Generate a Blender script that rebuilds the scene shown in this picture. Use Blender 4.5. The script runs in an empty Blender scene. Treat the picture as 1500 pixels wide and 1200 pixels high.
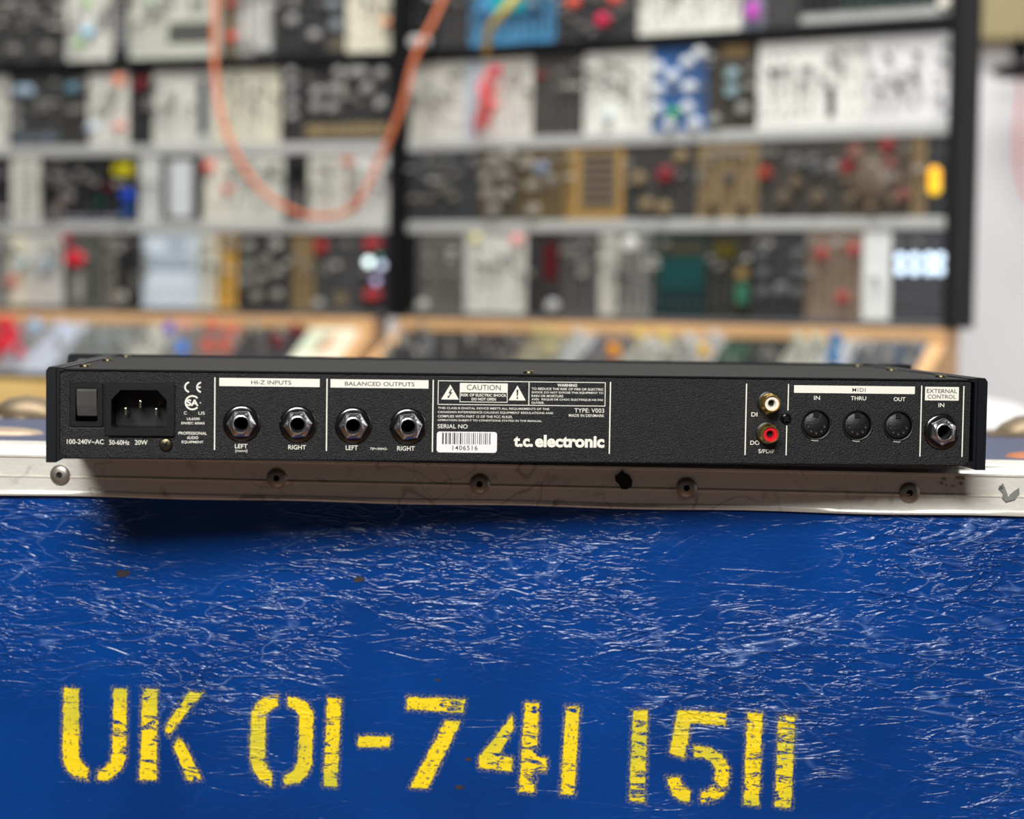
import bpy, bmesh, math, random
import numpy as np
from mathutils import Vector, Matrix
random.seed(7)
C = bpy.context.scene.collection
PI = math.pi

# ---------------------------------------------------------------- camera, world, lights
ZC = 0.7765                       # camera height; the flight case top is at 0.70
F_PX, PITCH, ROLL = 2802.2, 0.0555151, 0.0149706
cam_d = bpy.data.cameras.new('camera')
cam = bpy.data.objects.new('camera', cam_d); C.objects.link(cam)
cam_d.sensor_fit = 'HORIZONTAL'; cam_d.sensor_width = 36.0
cam_d.lens = F_PX / 1500 * 36.0
cam.matrix_world = Matrix.Translation((0, 0, ZC)) @ Matrix.Rotation(PI/2 - PITCH, 4, 'X') @ Matrix.Rotation(ROLL, 4, 'Z')
cam_d.dof.use_dof = True; cam_d.dof.focus_distance = 0.925; cam_d.dof.aperture_fstop = 5.8
cam_d.clip_start = 0.05; cam_d.clip_end = 60
bpy.context.scene.camera = cam

w = bpy.data.worlds.new('world'); bpy.context.scene.world = w; w.use_nodes = True
w.node_tree.nodes['Background'].inputs[0].default_value = (0.80, 0.86, 1.0, 1)
w.node_tree.nodes['Background'].inputs[1].default_value = 0.055

def area(name, loc, aim, sx, sy, power, col=(1, 1, 1)):
    l = bpy.data.lights.new(name, 'AREA'); l.shape = 'RECTANGLE'; l.size = sx; l.size_y = sy
    l.energy = power; l.color = col
    o = bpy.data.objects.new(name, l); C.objects.link(o); o.location = loc
    o.rotation_euler = (Vector(aim) - Vector(loc)).to_track_quat('-Z', 'Y').to_euler()
    return o
area('window_light', (-0.25, -1.14, 2.06), (0, 0.95, 0.70), 1.15, 0.55, 80, (1.0, 0.99, 0.96))
area('ceiling_light', (0.0, 1.9, 2.9), (-0.1, 2.9, 0.9), 2.4, 0.9, 92, (1.0, 0.98, 0.95))
area('side_light', (2.6, 1.2, 1.9), (1.0, 3.4, 0.9), 1.0, 1.0, 14, (0.97, 0.98, 1.0))

vs = bpy.context.scene.view_settings
vs.view_transform = 'Standard'; vs.look = 'None'; vs.gamma = 1.0; vs.use_curve_mapping = False
vs.exposure = 0.0

# ---------------------------------------------------------------- rays onto real planes
def ray(x, y):
    a = x - 750; b = 600 - y
    cr, sr = math.cos(ROLL), math.sin(ROLL)
    A = a*cr - b*sr; B = a*sr + b*cr
    c, s = math.cos(PITCH), math.sin(PITCH)
    return np.array([A, F_PX*c + B*s, -F_PX*s + B*c])

class Frame:
    """a plane with an origin, a right axis ex, an up axis ev and an inward normal n"""
    def __init__(s, O, ex, ev):
        s.O = np.array(O, float); s.ex = np.array(ex, float)/np.linalg.norm(ex)
        s.ev = np.array(ev, float)/np.linalg.norm(ev); s.n = np.cross(s.ev, s.ex) * -1
        s.n = np.cross(s.ex, s.ev) * -1   # points away from the camera side
    def at(s, px, py):
        r = ray(px, py); cp = np.array([0, 0, ZC])
        t = np.dot(s.O - cp, s.n) / np.dot(r, s.n)
        P = cp + r*t - s.O
        return float(np.dot(P, s.ex)), float(np.dot(P, s.ev))
    def matrix(s, u=0, v=0, w=0):
        o = s.O + s.ex*u + s.ev*v + s.n*w
        return Matrix(((s.ex[0], s.n[0], s.ev[0], o[0]), (s.ex[1], s.n[1], s.ev[1], o[1]), (s.ex[2], s.n[2], s.ev[2], o[2]), (0, 0, 0, 1)))

# ---------------------------------------------------------------- materials
def lin(c):
    return tuple(((v/255)/12.92 if v/255 <= 0.04045 else ((v/255+0.055)/1.055)**2.4) for v in c)
_m = {}
def mat(key, rgb, rough=0.5, metal=0.0, emit=0.0, var=0.0, scale=40.0, bump=0.0, bscale=400.0, coat=0.0, spec=0.5):
    k = (key, tuple(rgb), rough, metal, emit, bump)
    if k in _m: return _m[k]
    m = bpy.data.materials.new(key); m.use_nodes = True; nt = m.node_tree
    b = nt.nodes['Principled BSDF']; c = lin(rgb)
    b.inputs['Base Color'].default_value = (*c, 1); b.inputs['Roughness'].default_value = rough
    b.inputs['Metallic'].default_value = metal; b.inputs['Coat Weight'].default_value = coat
    b.inputs['Specular IOR Level'].default_value = spec
    if emit:
        b.inputs['Emission Color'].default_value = (*c, 1); b.inputs['Emission Strength'].default_value = emit
    g = nt.nodes.new('ShaderNodeNewGeometry')
    if var:
        n = nt.nodes.new('ShaderNodeTexNoise'); n.inputs['Scale'].default_value = scale; n.inputs['Detail'].default_value = 4
        nt.links.new(g.outputs['Position'], n.inputs['Vector'])
        mx = nt.nodes.new('ShaderNodeMix'); mx.data_type = 'RGBA'
        mx.inputs['A'].default_value = (*[v*(1-var) for v in c], 1); mx.inputs['B'].default_value = (*[min(1, v*(1+var)) for v in c], 1)
        nt.links.new(n.outputs['Fac'], mx.inputs['Factor']); nt.links.new(mx.outputs['Result'], b.inputs['Base Color'])
    if bump:
        n = nt.nodes.new('ShaderNodeTexNoise'); n.inputs['Scale'].default_value = bscale; n.inputs['Detail'].default_value = 3
        nt.links.new(g.outputs['Position'], n.inputs['Vector'])
        bp = nt.nodes.new('ShaderNodeBump'); bp.inputs['Strength'].default_value = bump; bp.inputs['Distance'].default_value = 0.0006
        nt.links.new(n.outputs['Fac'], bp.inputs['Height']); nt.links.new(bp.outputs['Normal'], b.inputs['Normal'])
    _m[k] = m
    return m

# ---------------------------------------------------------------- mesh helpers
class MB:
    def __init__(s): s.v = []; s.f = []; s.mi = []; s.sm = []; s.cur = 0
    def add(s, vs, fs, smooth=False):
        n = len(s.v); s.v += [tuple(p) for p in vs]
        for f in fs: s.f.append(tuple(i+n for i in f)); s.mi.append(s.cur); s.sm.append(smooth)
        return s
    def box(s, x0, x1, y0, y1, z0, z1):
        v = [(x, y, z) for x in (x0, x1) for y in (y0, y1) for z in (z0, z1)]
        return s.add(v, [(0, 1, 3, 2), (4, 6, 7, 5), (0, 4, 5, 1), (2, 3, 7, 6), (0, 2, 6, 4), (1, 5, 7, 3)])
    def cyl(s, cx, cz, r, y0, y1, n=20, r1=None, rot=0.0, caps=True, axis='y', smooth=True):
        """axis along y: y0 is the near end (radius r1), y1 the far end (radius r)"""
        r1 = r if r1 is None else r1; A = []; Bq = []
        for i in range(n):
            a = rot + 2*PI*i/n
            A.append((cx + r1*math.cos(a), y0, cz + r1*math.sin(a))); Bq.append((cx + r*math.cos(a), y1, cz + r*math.sin(a)))
        if axis == 'z':
            A = [(p[0], p[2], p[1]) for p in A]; Bq = [(p[0], p[2], p[1]) for p in Bq]
        s.add(A + Bq, [(i, (i+1) % n, n+(i+1) % n, n+i) for i in range(n)], smooth)
        if caps:
            s.add(A, [tuple(range(n))[::-1]]); s.add(Bq, [tuple(range(n))])
        return s
    def lathe(s, cx, cz, prof, n=24, rot=0.0, axis='y', smooth=True):
        """prof: list of (radius, y); open surface around the y axis (or z)"""
        vs_ = []
        for r, y in prof:
            for i in range(n):
                a = rot + 2*PI*i/n
                p = (cx + r*math.cos(a), y, cz + r*math.sin(a))
                vs_.append((p[0], p[2], p[1]) if axis == 'z' else p)
        fs = []
        for k in range(len(prof)-1):
            for i in range(n):
                fs.append((k*n+i, k*n+(i+1) % n, (k+1)*n+(i+1) % n, (k+1)*n+i))
        return s.add(vs_, fs, smooth)
    def prism(s, poly, y0, y1, smooth=False):
        """polygon in (x, z) extruded along y"""
        n = len(poly); A = [(x, y0, z) for x, z in poly]; Bq = [(x, y1, z) for x, z in poly]
        s.add(A + Bq, [(i, (i+1) % n, n+(i+1) % n, n+i) for i in range(n)], smooth)
        s.add(A, [tuple(range(n))]); s.add(Bq, [tuple(range(n))[::-1]])
        return s
    def profx(s, prof, x0, x1, smooth=False):
        """open profile in (y, z) swept along x"""
        n = len(prof)
        v = [(x0, y, z) for y, z in prof] + [(x1, y, z) for y, z in prof]
        return s.add(v, [(i, i+1, n+i+1, n+i) for i in range(n-1)], smooth)
    def ring(s, outer, inner, y):
        n = len(outer)
        return s.add([(x, y, z) for x, z in outer] + [(x, y, z) for x, z in inner], [(i, (i+1) % n, n+(i+1) % n, n+i) for i in range(n)])
    def wall(s, loop, y0, y1, smooth=False):
        n = len(loop)
        return s.add([(x, y0, z) for x, z in loop] + [(x, y1, z) for x, z in loop], [(i, (i+1) % n, n+(i+1) % n, n+i) for i in range(n)], smooth)
    def tube(s, pts, r, n=8):
        P = [Vector(p) for p in pts]; vs_ = []; fs = []
        prev = None
        for i, p in enumerate(P):
            t = (P[min(i+1, len(P)-1)] - P[max(i-1, 0)]).normalized()
            a = t.orthogonal().normalized() if prev is None else (prev - t*prev.dot(t)).normalized()
            prev = a; b = t.cross(a)
            vs_ += [tuple(p + a*r*math.cos(2*PI*k/n) + b*r*math.sin(2*PI*k/n)) for k in range(n)]
        for i in range(len(P)-1):
            for k in range(n): fs.append((i*n+k, i*n+(k+1) % n, (i+1)*n+(k+1) % n, (i+1)*n+k))
        s.add(vs_, fs, True)
        return s.add(vs_[:n], [tuple(range(n))[::-1]]).add(vs_[-n:], [tuple(range(n))])
    def mesh(s, name, mats):
        me = bpy.data.meshes.new(name); me.from_pydata(s.v, [], s.f)
        bm = bmesh.new(); bm.from_mesh(me)
        bmesh.ops.recalc_face_normals(bm, faces=bm.faces) if not getattr(s, 'keep', False) else None
        bm.to_mesh(me); bm.free()
        for m in (mats if isinstance(mats, (list, tuple)) else [mats]): me.materials.append(m)
        me.polygons.foreach_set('material_index', s.mi); me.polygons.foreach_set('use_smooth', s.sm)
        if any(s.sm): me.set_sharp_from_angle(angle=math.radians(38))
        me.update(); return me
    def build(s, name, mats, parent=None, matrix=None):
        return link(name, s.mesh(name, mats), parent, matrix)
def link(name, me, parent=None, matrix=None):
    o = bpy.data.objects.new(name, me); C.objects.link(o)
    if parent: o.parent = parent
    if matrix is not None: o.matrix_local = matrix
    return o
def bevel(o, w_, seg=2):
    m = o.modifiers.new('bevel', 'BEVEL'); m.width = w_; m.segments = seg; m.limit_method = 'ANGLE'; m.angle_limit = math.radians(40)
    return o
def tag(o, label=None, cat=None, group=None, kind=None):
    if label: o['label'] = label
    if cat: o['category'] = cat
    if group: o['group'] = group
    if kind: o['kind'] = kind
    return o
def empty(name, matrix):
    o = bpy.data.objects.new(name, None); C.objects.link(o); o.matrix_world = matrix; o.empty_display_size = 0.02
    return o
def rrect(x0, x1, z0, z1, r, n=4):
    p = []
    for cx, cz, a0 in ((x1-r, z1-r, 0), (x0+r, z1-r, PI/2), (x0+r, z0+r, PI), (x1-r, z0+r, 1.5*PI)):
        for i in range(n+1):
            a = a0 + PI/2*i/n; p.append((cx + r*math.cos(a), cz + r*math.sin(a)))
    return p
def circle(cx, cz, r, n=24, rot=0): return [(cx + r*math.cos(rot+2*PI*i/n), cz + r*math.sin(rot+2*PI*i/n)) for i in range(n)]

# text as flat ink, scaled to an exact box on the surface
def text_mesh(s, x0, x1, z0, z1, y, bold=0.0, spacing=1.0):
    cu = bpy.data.curves.new('t', 'FONT'); cu.body = s; cu.offset = bold; cu.space_character = spacing; cu.resolution_u = 4
    o = bpy.data.objects.new('t', cu); C.objects.link(o)
    dg = bpy.context.evaluated_depsgraph_get(); dg.update()
    me = bpy.data.meshes.new_from_object(o.evaluated_get(dg))
    bpy.data.objects.remove(o); bpy.data.curves.remove(cu)
    n = len(me.vertices); co = np.zeros(n*3); me.vertices.foreach_get('co', co); co = co.reshape(-1, 3)
    a, b = co.min(0), co.max(0)
    out = np.zeros((n, 3))
    out[:, 0] = x0 + (co[:, 0]-a[0])/(b[0]-a[0])*(x1-x0)
    out[:, 2] = z0 + (co[:, 1]-a[1])/max(1e-9, b[1]-a[1])*(z1-z0)
    out[:, 1] = y
    fs = [tuple(p.vertices) for p in me.polygons]
    bpy.data.meshes.remove(me)
    return out.tolist(), fs

# ================================================================ ROOM
plaster = mat('white_plaster', (226, 226, 228), 0.7, var=0.05, scale=3)
floor_m = mat('oak_floorboards', (88, 58, 38), 0.45, var=0.35, scale=6)
black_paint = mat('matte_black_paint', (12, 13, 16), 0.6, spec=0.2)
fl = MB().box(-3.2, 3.2, -2.2, 4.2, -0.04, 0).build('floor', floor_m); tag(fl, kind='structure')
wb = MB().box(-3.2, 3.2, 4.0, 4.1, 0.0005, 3.1).build('wall_back', plaster); tag(wb, kind='structure')
wr = MB().box(3.0, 3.1, -2.2, 3.9995, 0.0005, 3.1).build('wall_right', plaster); tag(wr, kind='structure')
bs = bevel(MB().box(-2.99, 2.99, 3.982, 3.9995, 0.0005, 0.12).build('baseboard_back', plaster), 0.004); tag(bs, kind='structure')

# ================================================================ FLIGHT CASE
CY = -0.06
case_f = Frame((0, 0.962, ZC), (math.cos(CY), math.sin(CY), 0), (0, 0, 1))
case = empty('flight_case', case_f.matrix(0, -ZC, 0))
tag(case, 'worn flight case in blue wrinkled vinyl with a dented aluminium edge and yellow stencilled numbers', 'flight case')
def cz(z): return ZC + z          # z relative to the camera -> local z of the case

def vinyl_nodes(nt, b):
    """wrinkled vinyl relief shared by the cover and the paint lying on it"""
    g = nt.nodes.new('ShaderNodeNewGeometry')
    def mapping(rot, sc):
        mp = nt.nodes.new('ShaderNodeMapping'); mp.inputs['Rotation'].default_value = (0, rot, 0); mp.inputs['Scale'].default_value = sc
        nt.links.new(g.outputs['Position'], mp.inputs['Vector']); return mp.outputs['Vector']
    def noise(vec, sc, det=3, dist=0.0, rough=0.5):
        n = nt.nodes.new('ShaderNodeTexNoise'); n.inputs['Scale'].default_value = sc; n.inputs['Detail'].default_value = det
        n.inputs['Distortion'].default_value = dist; n.inputs['Roughness'].default_value = rough
        nt.links.new(vec, n.inputs['Vector']); return n.outputs['Fac']
    def m(op, a, b_=None, c_=None):
        n = nt.nodes.new('ShaderNodeMath'); n.operation = op
        for i, x in enumerate((a, b_, c_)):
            if x is None: continue
            if isinstance(x, (int, float)): n.inputs[i].default_value = x
            else: nt.links.new(x, n.inputs[i])
        return n.outputs[0]
    def ridge(f, w_):      # thin crests where the noise crosses one half
        d = m('ABSOLUTE', m('SUBTRACT', f, 0.5)); return m('MAXIMUM', m('SUBTRACT', 1.0, m('DIVIDE', d, w_)), 0.0)
    def ramp(f, a, b_):
        n = nt.nodes.new('ShaderNodeMapRange'); n.interpolation_type = 'SMOOTHSTEP'
        n.inputs['From Min'].default_value = a; n.inputs['From Max'].default_value = b_
        nt.links.new(f, n.inputs['Value']); return n.outputs['Result']
    v1 = mapping(0.26, (0.8, 1.0, 2.8)); v2 = mapping(-0.62, (1.0, 1.0, 3.0)); v3 = mapping(0.14, (0.85, 1.0, 2.9))
    pos = mapping(0, (1, 1, 1))
    r1 = ridge(noise(v1, 22, 3, 0.7), 0.026); r2 = ridge(noise(v2, 17, 2, 0.4), 0.022); r3 = ridge(noise(v3, 72, 3, 0.5), 0.075)
    z = nt.nodes.new('ShaderNodeSeparateXYZ'); nt.links.new(g.outputs['Position'], z.inputs[0])
    up = ramp(z.outputs['Z'], ZC-0.235, ZC-0.17)        # the cover is most creased near the lid edge
    msk = ramp(m('ADD', noise(pos, 9, 2), m('MULTIPLY', up, 0.14)), 0.50, 0.74)
    h = m('ADD', m('MULTIPLY', r1, 0.9), m('MULTIPLY', r3, 0.50)); h = m('MULTIPLY', h, m('ADD', m('MULTIPLY', msk, 0.85), 0.15))
    h = m('ADD', h, m('MULTIPLY', m('MULTIPLY', r2, 0.7), msk))
    gr = noise(pos, 700, 2); md = noise(v3, 110, 3, 0.5)
    h = m('ADD', h, m('ADD', m('MULTIPLY', gr, 0.07), m('MULTIPLY', md, 0.24)))
    bp = nt.nodes.new('ShaderNodeBump'); bp.inputs['Strength'].default_value = 0.64; bp.inputs['Distance'].default_value = 0.0009
    nt.links.new(h, bp.inputs['Height']); nt.links.new(bp.outputs['Normal'], b.inputs['Normal'])
    return dict(noise=noise, m=m, ridge=ridge, ramp=ramp, pos=pos, v1=v1, v2=v2, msk=msk, r1=r1, r3=r3, r2=r2)

def vinyl_material():
    m = bpy.data.materials.new('blue_wrinkled_vinyl'); m.use_nodes = True; nt = m.node_tree; b = nt.nodes['Principled BSDF']
    q = vinyl_nodes(nt, b)
    b.inputs['Roughness'].default_value = 0.27
    b.inputs['Specular IOR Level'].default_value = 0.40
    # colour: deep blue, paler on the crests, a few grey-brown stains and pale scratches
    mx = nt.nodes.new('ShaderNodeMix'); mx.data_type = 'RGBA'
    mx.inputs['A'].default_value = (*lin((0, 42, 104)), 1); mx.inputs['B'].default_value = (*lin((0, 72, 158)), 1)
    nt.links.new(q['noise'](q['pos'], 14, 4), mx.inputs['Factor'])
    crest_mix = nt.nodes.new('ShaderNodeMix'); crest_mix.data_type = 'RGBA'; crest_mix.inputs['B'].default_value = (*lin((120, 150, 205)), 1)
    nt.links.new(mx.outputs['Result'], crest_mix.inputs['A'])
    cr = q['m']('MULTIPLY', q['m']('MULTIPLY', q['m']('POWER', q['m']('MAXIMUM', q['r1'], q['r2']), 2.0), q['msk']), q['ramp'](q['noise'](q['pos'], 45, 3), 0.45, 0.62))
    nt.links.new(q['m']('MULTIPLY', cr, 0.55), crest_mix.inputs['Factor'])
    st = nt.nodes.new('ShaderNodeMix'); st.data_type = 'RGBA'; st.inputs['B'].default_value = (*lin((62, 58, 56)), 1)
    nt.links.new(crest_mix.outputs['Result'], st.inputs['A'])
    nt.links.new(q['m']('MULTIPLY', q['ramp'](q['noise'](q['pos'], 38, 2, 0.4), 0.755, 0.79), 0.8), st.inputs['Factor'])
    nt.links.new(st.outputs['Result'], b.inputs['Base Color'])
    return m
vinyl = vinyl_material()

def alu_material():
    m = bpy.data.materials.new('scuffed_aluminium'); m.use_nodes = True; nt = m.node_tree; b = nt.nodes['Principled BSDF']
    g = nt.nodes.new('ShaderNodeNewGeometry')
    def noise(sc, scale=(1, 1, 1), rot=0, dist=0, det=4):
        mp = nt.nodes.new('ShaderNodeMapping'); mp.inputs['Scale'].default_value = scale; mp.inputs['Rotation'].default_value = (0, rot, 0)
        nt.links.new(g.outputs['Position'], mp.inputs['Vector'])
        n = nt.nodes.new('ShaderNodeTexNoise'); n.inputs['Scale'].default_value = sc; n.inputs['Detail'].default_value = det; n.inputs['Distortion'].default_value = dist
        nt.links.new(mp.outputs['Vector'], n.inputs['Vector']); return n.outputs['Fac']
    def m2(op, a, c=0.0):
        n = nt.nodes.new('ShaderNodeMath'); n.operation = op
        for i, x in enumerate((a, c)):
            if isinstance(x, (int, float)): n.inputs[i].default_value = x
            else: nt.links.new(x, n.inputs[i])
        return n.outputs[0]
    def band(f, w_, gate, lo, hi):
        d = m2('MULTIPLY', m2('MAXIMUM', m2('SUBTRACT', 1.0, m2('DIVIDE', m2('ABSOLUTE', m2('SUBTRACT', f, 0.5)), w_)), 0.0), 1.0)
        r = nt.nodes.new('ShaderNodeMapRange'); r.inputs['From Min'].default_value = lo; r.inputs['From Max'].default_value = hi
        nt.links.new(gate, r.inputs['Value']); return m2('MULTIPLY', d, r.outputs['Result'])
    s1 = band(noise(20, (1, 1, 1.2), 0.9, 0.5, 2), 0.012, noise(16), 0.48, 0.6)
    s2 = band(noise(26, (1.2, 1, 1.0), -0.7, 1.0, 2), 0.012, noise(19, (1.3, 1, 1)), 0.5, 0.62)
    sm = nt.nodes.new('ShaderNodeMapRange'); sm.inputs['From Min'].default_value = 0.62; sm.inputs['From Max'].default_value = 0.78
    nt.links.new(noise(70, (1, 1, 1), 0, 0.8, 5), sm.inputs['Value'])
    fac = m2('MINIMUM', m2('ADD', m2('MULTIPLY', m2('ADD', s1, s2), 0.5), m2('MULTIPLY', sm.outputs['Result'], 0.5)), 0.85)
    mx = nt.nodes.new('ShaderNodeMix'); mx.data_type = 'RGBA'
    mx.inputs['A'].default_value = (*lin((244, 242, 234)), 1); mx.inputs['B'].default_value = (*lin((118, 112, 104)), 1)
    nt.links.new(fac, mx.inputs['Factor'])
    mul = nt.nodes.new('ShaderNodeMix'); mul.data_type = 'RGBA'; mul.blend_type = 'MULTIPLY'; mul.inputs['Factor'].default_value = 0.35
    nt.links.new(mx.outputs['Result'], mul.inputs['A'])
    cr = nt.nodes.new('ShaderNodeMix'); cr.data_type = 'RGBA'; cr.inputs['A'].default_value = (0.55, 0.5, 0.42, 1); cr.inputs['B'].default_value = (1, 1, 1, 1)
    nt.links.new(noise(10, (0.6, 1, 8), 0, 0, 3), cr.inputs['Factor']); nt.links.new(cr.outputs['Result'], mul.inputs['B'])
    nt.links.new(mul.outputs['Result'], b.inputs['Base Color'])
    b.inputs['Metallic'].default_value = 0.4; b.inputs['Roughness'].default_value = 0.42
    bp = nt.nodes.new('ShaderNodeBump'); bp.inputs['Strength'].default_value = 0.25; bp.inputs['Distance'].default_value = 0.0006
    nt.links.new(noise(180, (1, 1, 2), 0, 0.3), bp.inputs['Height']); nt.links.new(bp.outputs['Normal'], b.inputs['Normal'])
    return m
alu = alu_material()
X0, X1, DP = -0.362, 0.342, 0.305
# plywood carcass covered in vinyl
o = MB().box(X0+0.003, X1-0.003, 0.0022, DP, 0.02, cz(-0.081)).build('case_body', vinyl, case)
lp_ = MB().box(X0+0.0145, X1-0.0145, 0.068, DP-0.021, cz(-0.0809), cz(-0.0798)); lp_.build('lid_panel', mat('lid_blue_with_sheen', (58, 68, 100), 0.5, var=0.15, scale=20), case)  # greyer blue: the lid's sheen at a grazing angle is put into its colour
# edge extrusion: bead, recess, ridge, groove, lower bead
def bead(cy, czz, r, a0, a1, n):
    return [(cy + r*math.cos(a0+(a1-a0)*i/n), cz(czz) + r*math.sin(a0+(a1-a0)*i/n)) for i in range(n+1)]
prof = [(0.0022, cz(-0.1022)), (-0.0004, cz(-0.1022)), (-0.0009, cz(-0.1012)), (-0.0006, cz(-0.0998)), (0.0002, cz(-0.0994)),
        (0.0002, cz(-0.0930)), (-0.0005, cz(-0.0926)), (-0.0005, cz(-0.0920)), (0.0009, cz(-0.0916)), (0.0002, cz(-0.0911)),
        (0.0002, cz(-0.0828)), (-0.0009, cz(-0.0822)), (-0.0009, cz(-0.0812)), (0.0006, cz(-0.0806)), (0.0022, cz(-0.0796))]
prof += bead(0.0072, -0.0805, 0.0040, PI*0.93, PI*0.15, 8)
prof += [(0.0122, cz(-0.0792)), (0.066, cz(-0.0792)), (0.067, cz(-0.0808))]
def rim_mesh(x0, x1):
    b = MB(); b.keep = True
    n = 60; pts = []
    for i in range(n+1):
        x = x0 + (x1-x0)*i/n
        for (y, z) in prof:
            pts.append((x, y + 0.00035*math.sin(x*41+z*60)*(1 if z > cz(-0.1) else 1.4), z + (0.0003*math.sin(x*55+1.3) if z < cz(-0.0995) else 0)))
    k = len(prof); fs = [(i*k+j, (i+1)*k+j, (i+1)*k+j+1, i*k+j+1) for i in range(n) for j in range(k-1)]
    b.add(pts, fs, True); return b
rim = rim_mesh(X0+0.004, X1-0.004).build('aluminium_edge', alu, case); rim['label'] = 'scuffed aluminium edge extrusion along the lid'
sb_ = MB(); sb_.box(X0+0.0035, X0+0.014, 0.067, DP-0.02, cz(-0.0809), cz(-0.0792)); sb_.build('aluminium_side_edge', alu, case)
sb_ = MB(); sb_.box(X1-0.014, X1-0.0035, 0.067, DP-0.02, cz(-0.0809), cz(-0.0792)); sb_.build('aluminium_side_edge', alu, case)
sb_ = MB(); sb_.box(X0+0.0035, X1-0.0035, DP-0.02, DP+0.0005, cz(-0.0809), cz(-0.0785)); bevel(sb_.build('aluminium_back_edge', alu, case), 0.001)
# rivets
riv_m = mat('worn_steel_rivet', (178, 172, 162), 0.38, 0.85, var=0.25, scale=300)
riv_h = mat('rivet_hole', (12, 11, 10), 0.8)
rm = MB(); rm.lathe(0, 0, [(0.0052, 0.0), (0.0052, -0.0005), (0.0046, -0.0011), (0.0032, -0.0016), (0.0016, -0.0017), (0.0015, -0.0002)], 20)
riv_me = rm.mesh('rivet', riv_m); hm = MB().cyl(0, 0, 0.0015, -0.0006, 0.0, 12).mesh('rivet_bore', riv_h)
for u, z in ((-0.2312, -0.0912), (-0.1192, -0.0906), (-0.0157, -0.0914), (0.0884, -0.0912), (0.1990, -0.0914), (-0.338, -0.0912), (0.31, -0.0912)):
    r_ = link('rivet', riv_me, case, Matrix.Translation((u, -0.0002, cz(z)))); link('bore', hm, r_)
# black torn hole and grey chips in the edge
def blot(name, px, py, pts, m_, y=-0.0006, label=None):
    u0, v0 = case_f.at(px, py)
    b = MB(); P = [(u0 + x/1000, cz(v0) + z/1000) for x, z in pts]
    b.prism(P, y, y+0.0007); oo = b.build(name, m_, case)
    if label: oo['label'] = label
    return oo
blk = mat('black_tar_lump', (10, 9, 9), 0.75, bump=0.5, bscale=900)
blot('tar_lump', 913, 703, [(-4.2, 1.8), (-2.0, 3.4), (-0.6, 5.0), (0.6, 3.5), (3.0, 2.2), (4.6, -0.4), (4.2, -3.0), (1.9, -4.8), (-0.8, -4.6), (-1.8, -2.6), (-3.9, -0.6)], blk, -0.0012, 'black torn lump on the aluminium edge')
chip = mat('grey_paint_chip', (120, 122, 118), 0.6, var=0.3, scale=400)
blot('paint_chip', 1478, 722, [(-5.2, 2.0), (-3.2, 4.8), (-1.5, 1.2), (-0.4, -2.0), (2.0, 0.6), (4.8, 2.6), (5.0, -0.4), (2.8, -3.2), (-1.5, -4.6), (-3.4, -2.6), (-3.0, -0.2)], chip)
blot('paint_chip', 1466, 714, [(-1.2, -0.6), (-0.6, 1.0), (0.6, 0.8), (1.1, -0.5), (0, -1.2)], chip)
smu = mat('grey_smudge', (158, 158, 150), 0.6, 0.2, var=0.5, scale=500)
random.seed(3)
for k in range(16):
    a = random.uniform(0, 2*PI); rr = random.uniform(0, 1)**0.5
    cxp, cyp = 1395+17*rr*math.cos(a), 705+10*rr*math.sin(a); q = random.uniform(0.5, 1.2)
    if k < 9: blot('smudge', cxp, cyp, [(q*random.uniform(0.7, 1.4)*math.cos(t), q*random.uniform(0.4, 1.0)*math.sin(t)) for t in [0, 0.9, 1.8, 2.7, 3.6, 4.5, 5.4]], smu, -0.00035)
# stains on the vinyl
stain = mat('brown_stain', (52, 46, 50), 0.5, var=0.4, scale=500)
for px, py, q in ((180, 841, 3.6), (524, 850, 2.6), (672, 1155, 2.2), (686, 1114, 1.8), (640, 998, 1.2)):
    b = MB(); u0, v0 = case_f.at(px, py)
    pl = [(u0+q/1000*random.uniform(0.7, 1.3)*math.cos(t), cz(v0)+q*0.6/1000*random.uniform(0.5, 1.3)*math.sin(t)) for t in np.arange(0, 2*PI, 0.45)]
    b.prism(pl, 0.0019, 0.0023); b.build('stain', stain, case)
# ball corners and lid plates
ball = mat('tarnished_steel', (128, 112, 88), 0.42, 0.7, var=0.35, scale=60)
rust = mat('rusty_steel', (176, 108, 66), 0.6, 0.3, var=0.4, scale=80)
beige = mat('dull_zinc', (172, 152, 128), 0.45, 0.4, var=0.2, scale=80)
for cx, cy_, yb in ((X0+0.022, DP-0.018, 1), (X1-0.022, DP-0.018, 1)):
    b = MB(); b.lathe(cx, cy_, [(0.0001, cz(-0.0660)), (0.012, cz(-0.0680)), (0.021, cz(-0.0730)), (0.027, cz(-0.0790)), (0.028, cz(-0.0850))], 24, axis='z')
    b.box(cx-0.034, cx+0.034, cy_-0.026, cy_+0.022, cz(-0.0810), cz(-0.0780)); b.build('ball_corner', ball, case)
for cx, cy_ in ((X0+0.02, 0.016), (X1-0.02, 0.016)):
    b = MB(); b.lathe(cx, cy_, [(0.0001, cz(-0.0700)), (0.012, cz(-0.0715)), (0.018, cz(-0.0750)), (0.020, cz(-0.0800))], 24, axis='z'); b.build('ball_corner', ball, case)
for cx, cy_, m_, lab in ((-0.312, 0.128, beige, 'dull zinc strap plate on the left of the lid'), (0.297, 0.098, rust, 'rusty strap plate on the right of the lid')):
    b = MB(); b.lathe(0, 0, [(0.0001, 0.0042), (0.022, 0.0040), (0.030, 0.0028), (0.034, 0.0)], 24, axis='z')
    b.v = [(cx + x*1.0, cy_ + y*0.6, cz(-0.0809) + z) for x, y, z in b.v]
    b.build('strap_plate', m_, case)['label'] = lab

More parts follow.
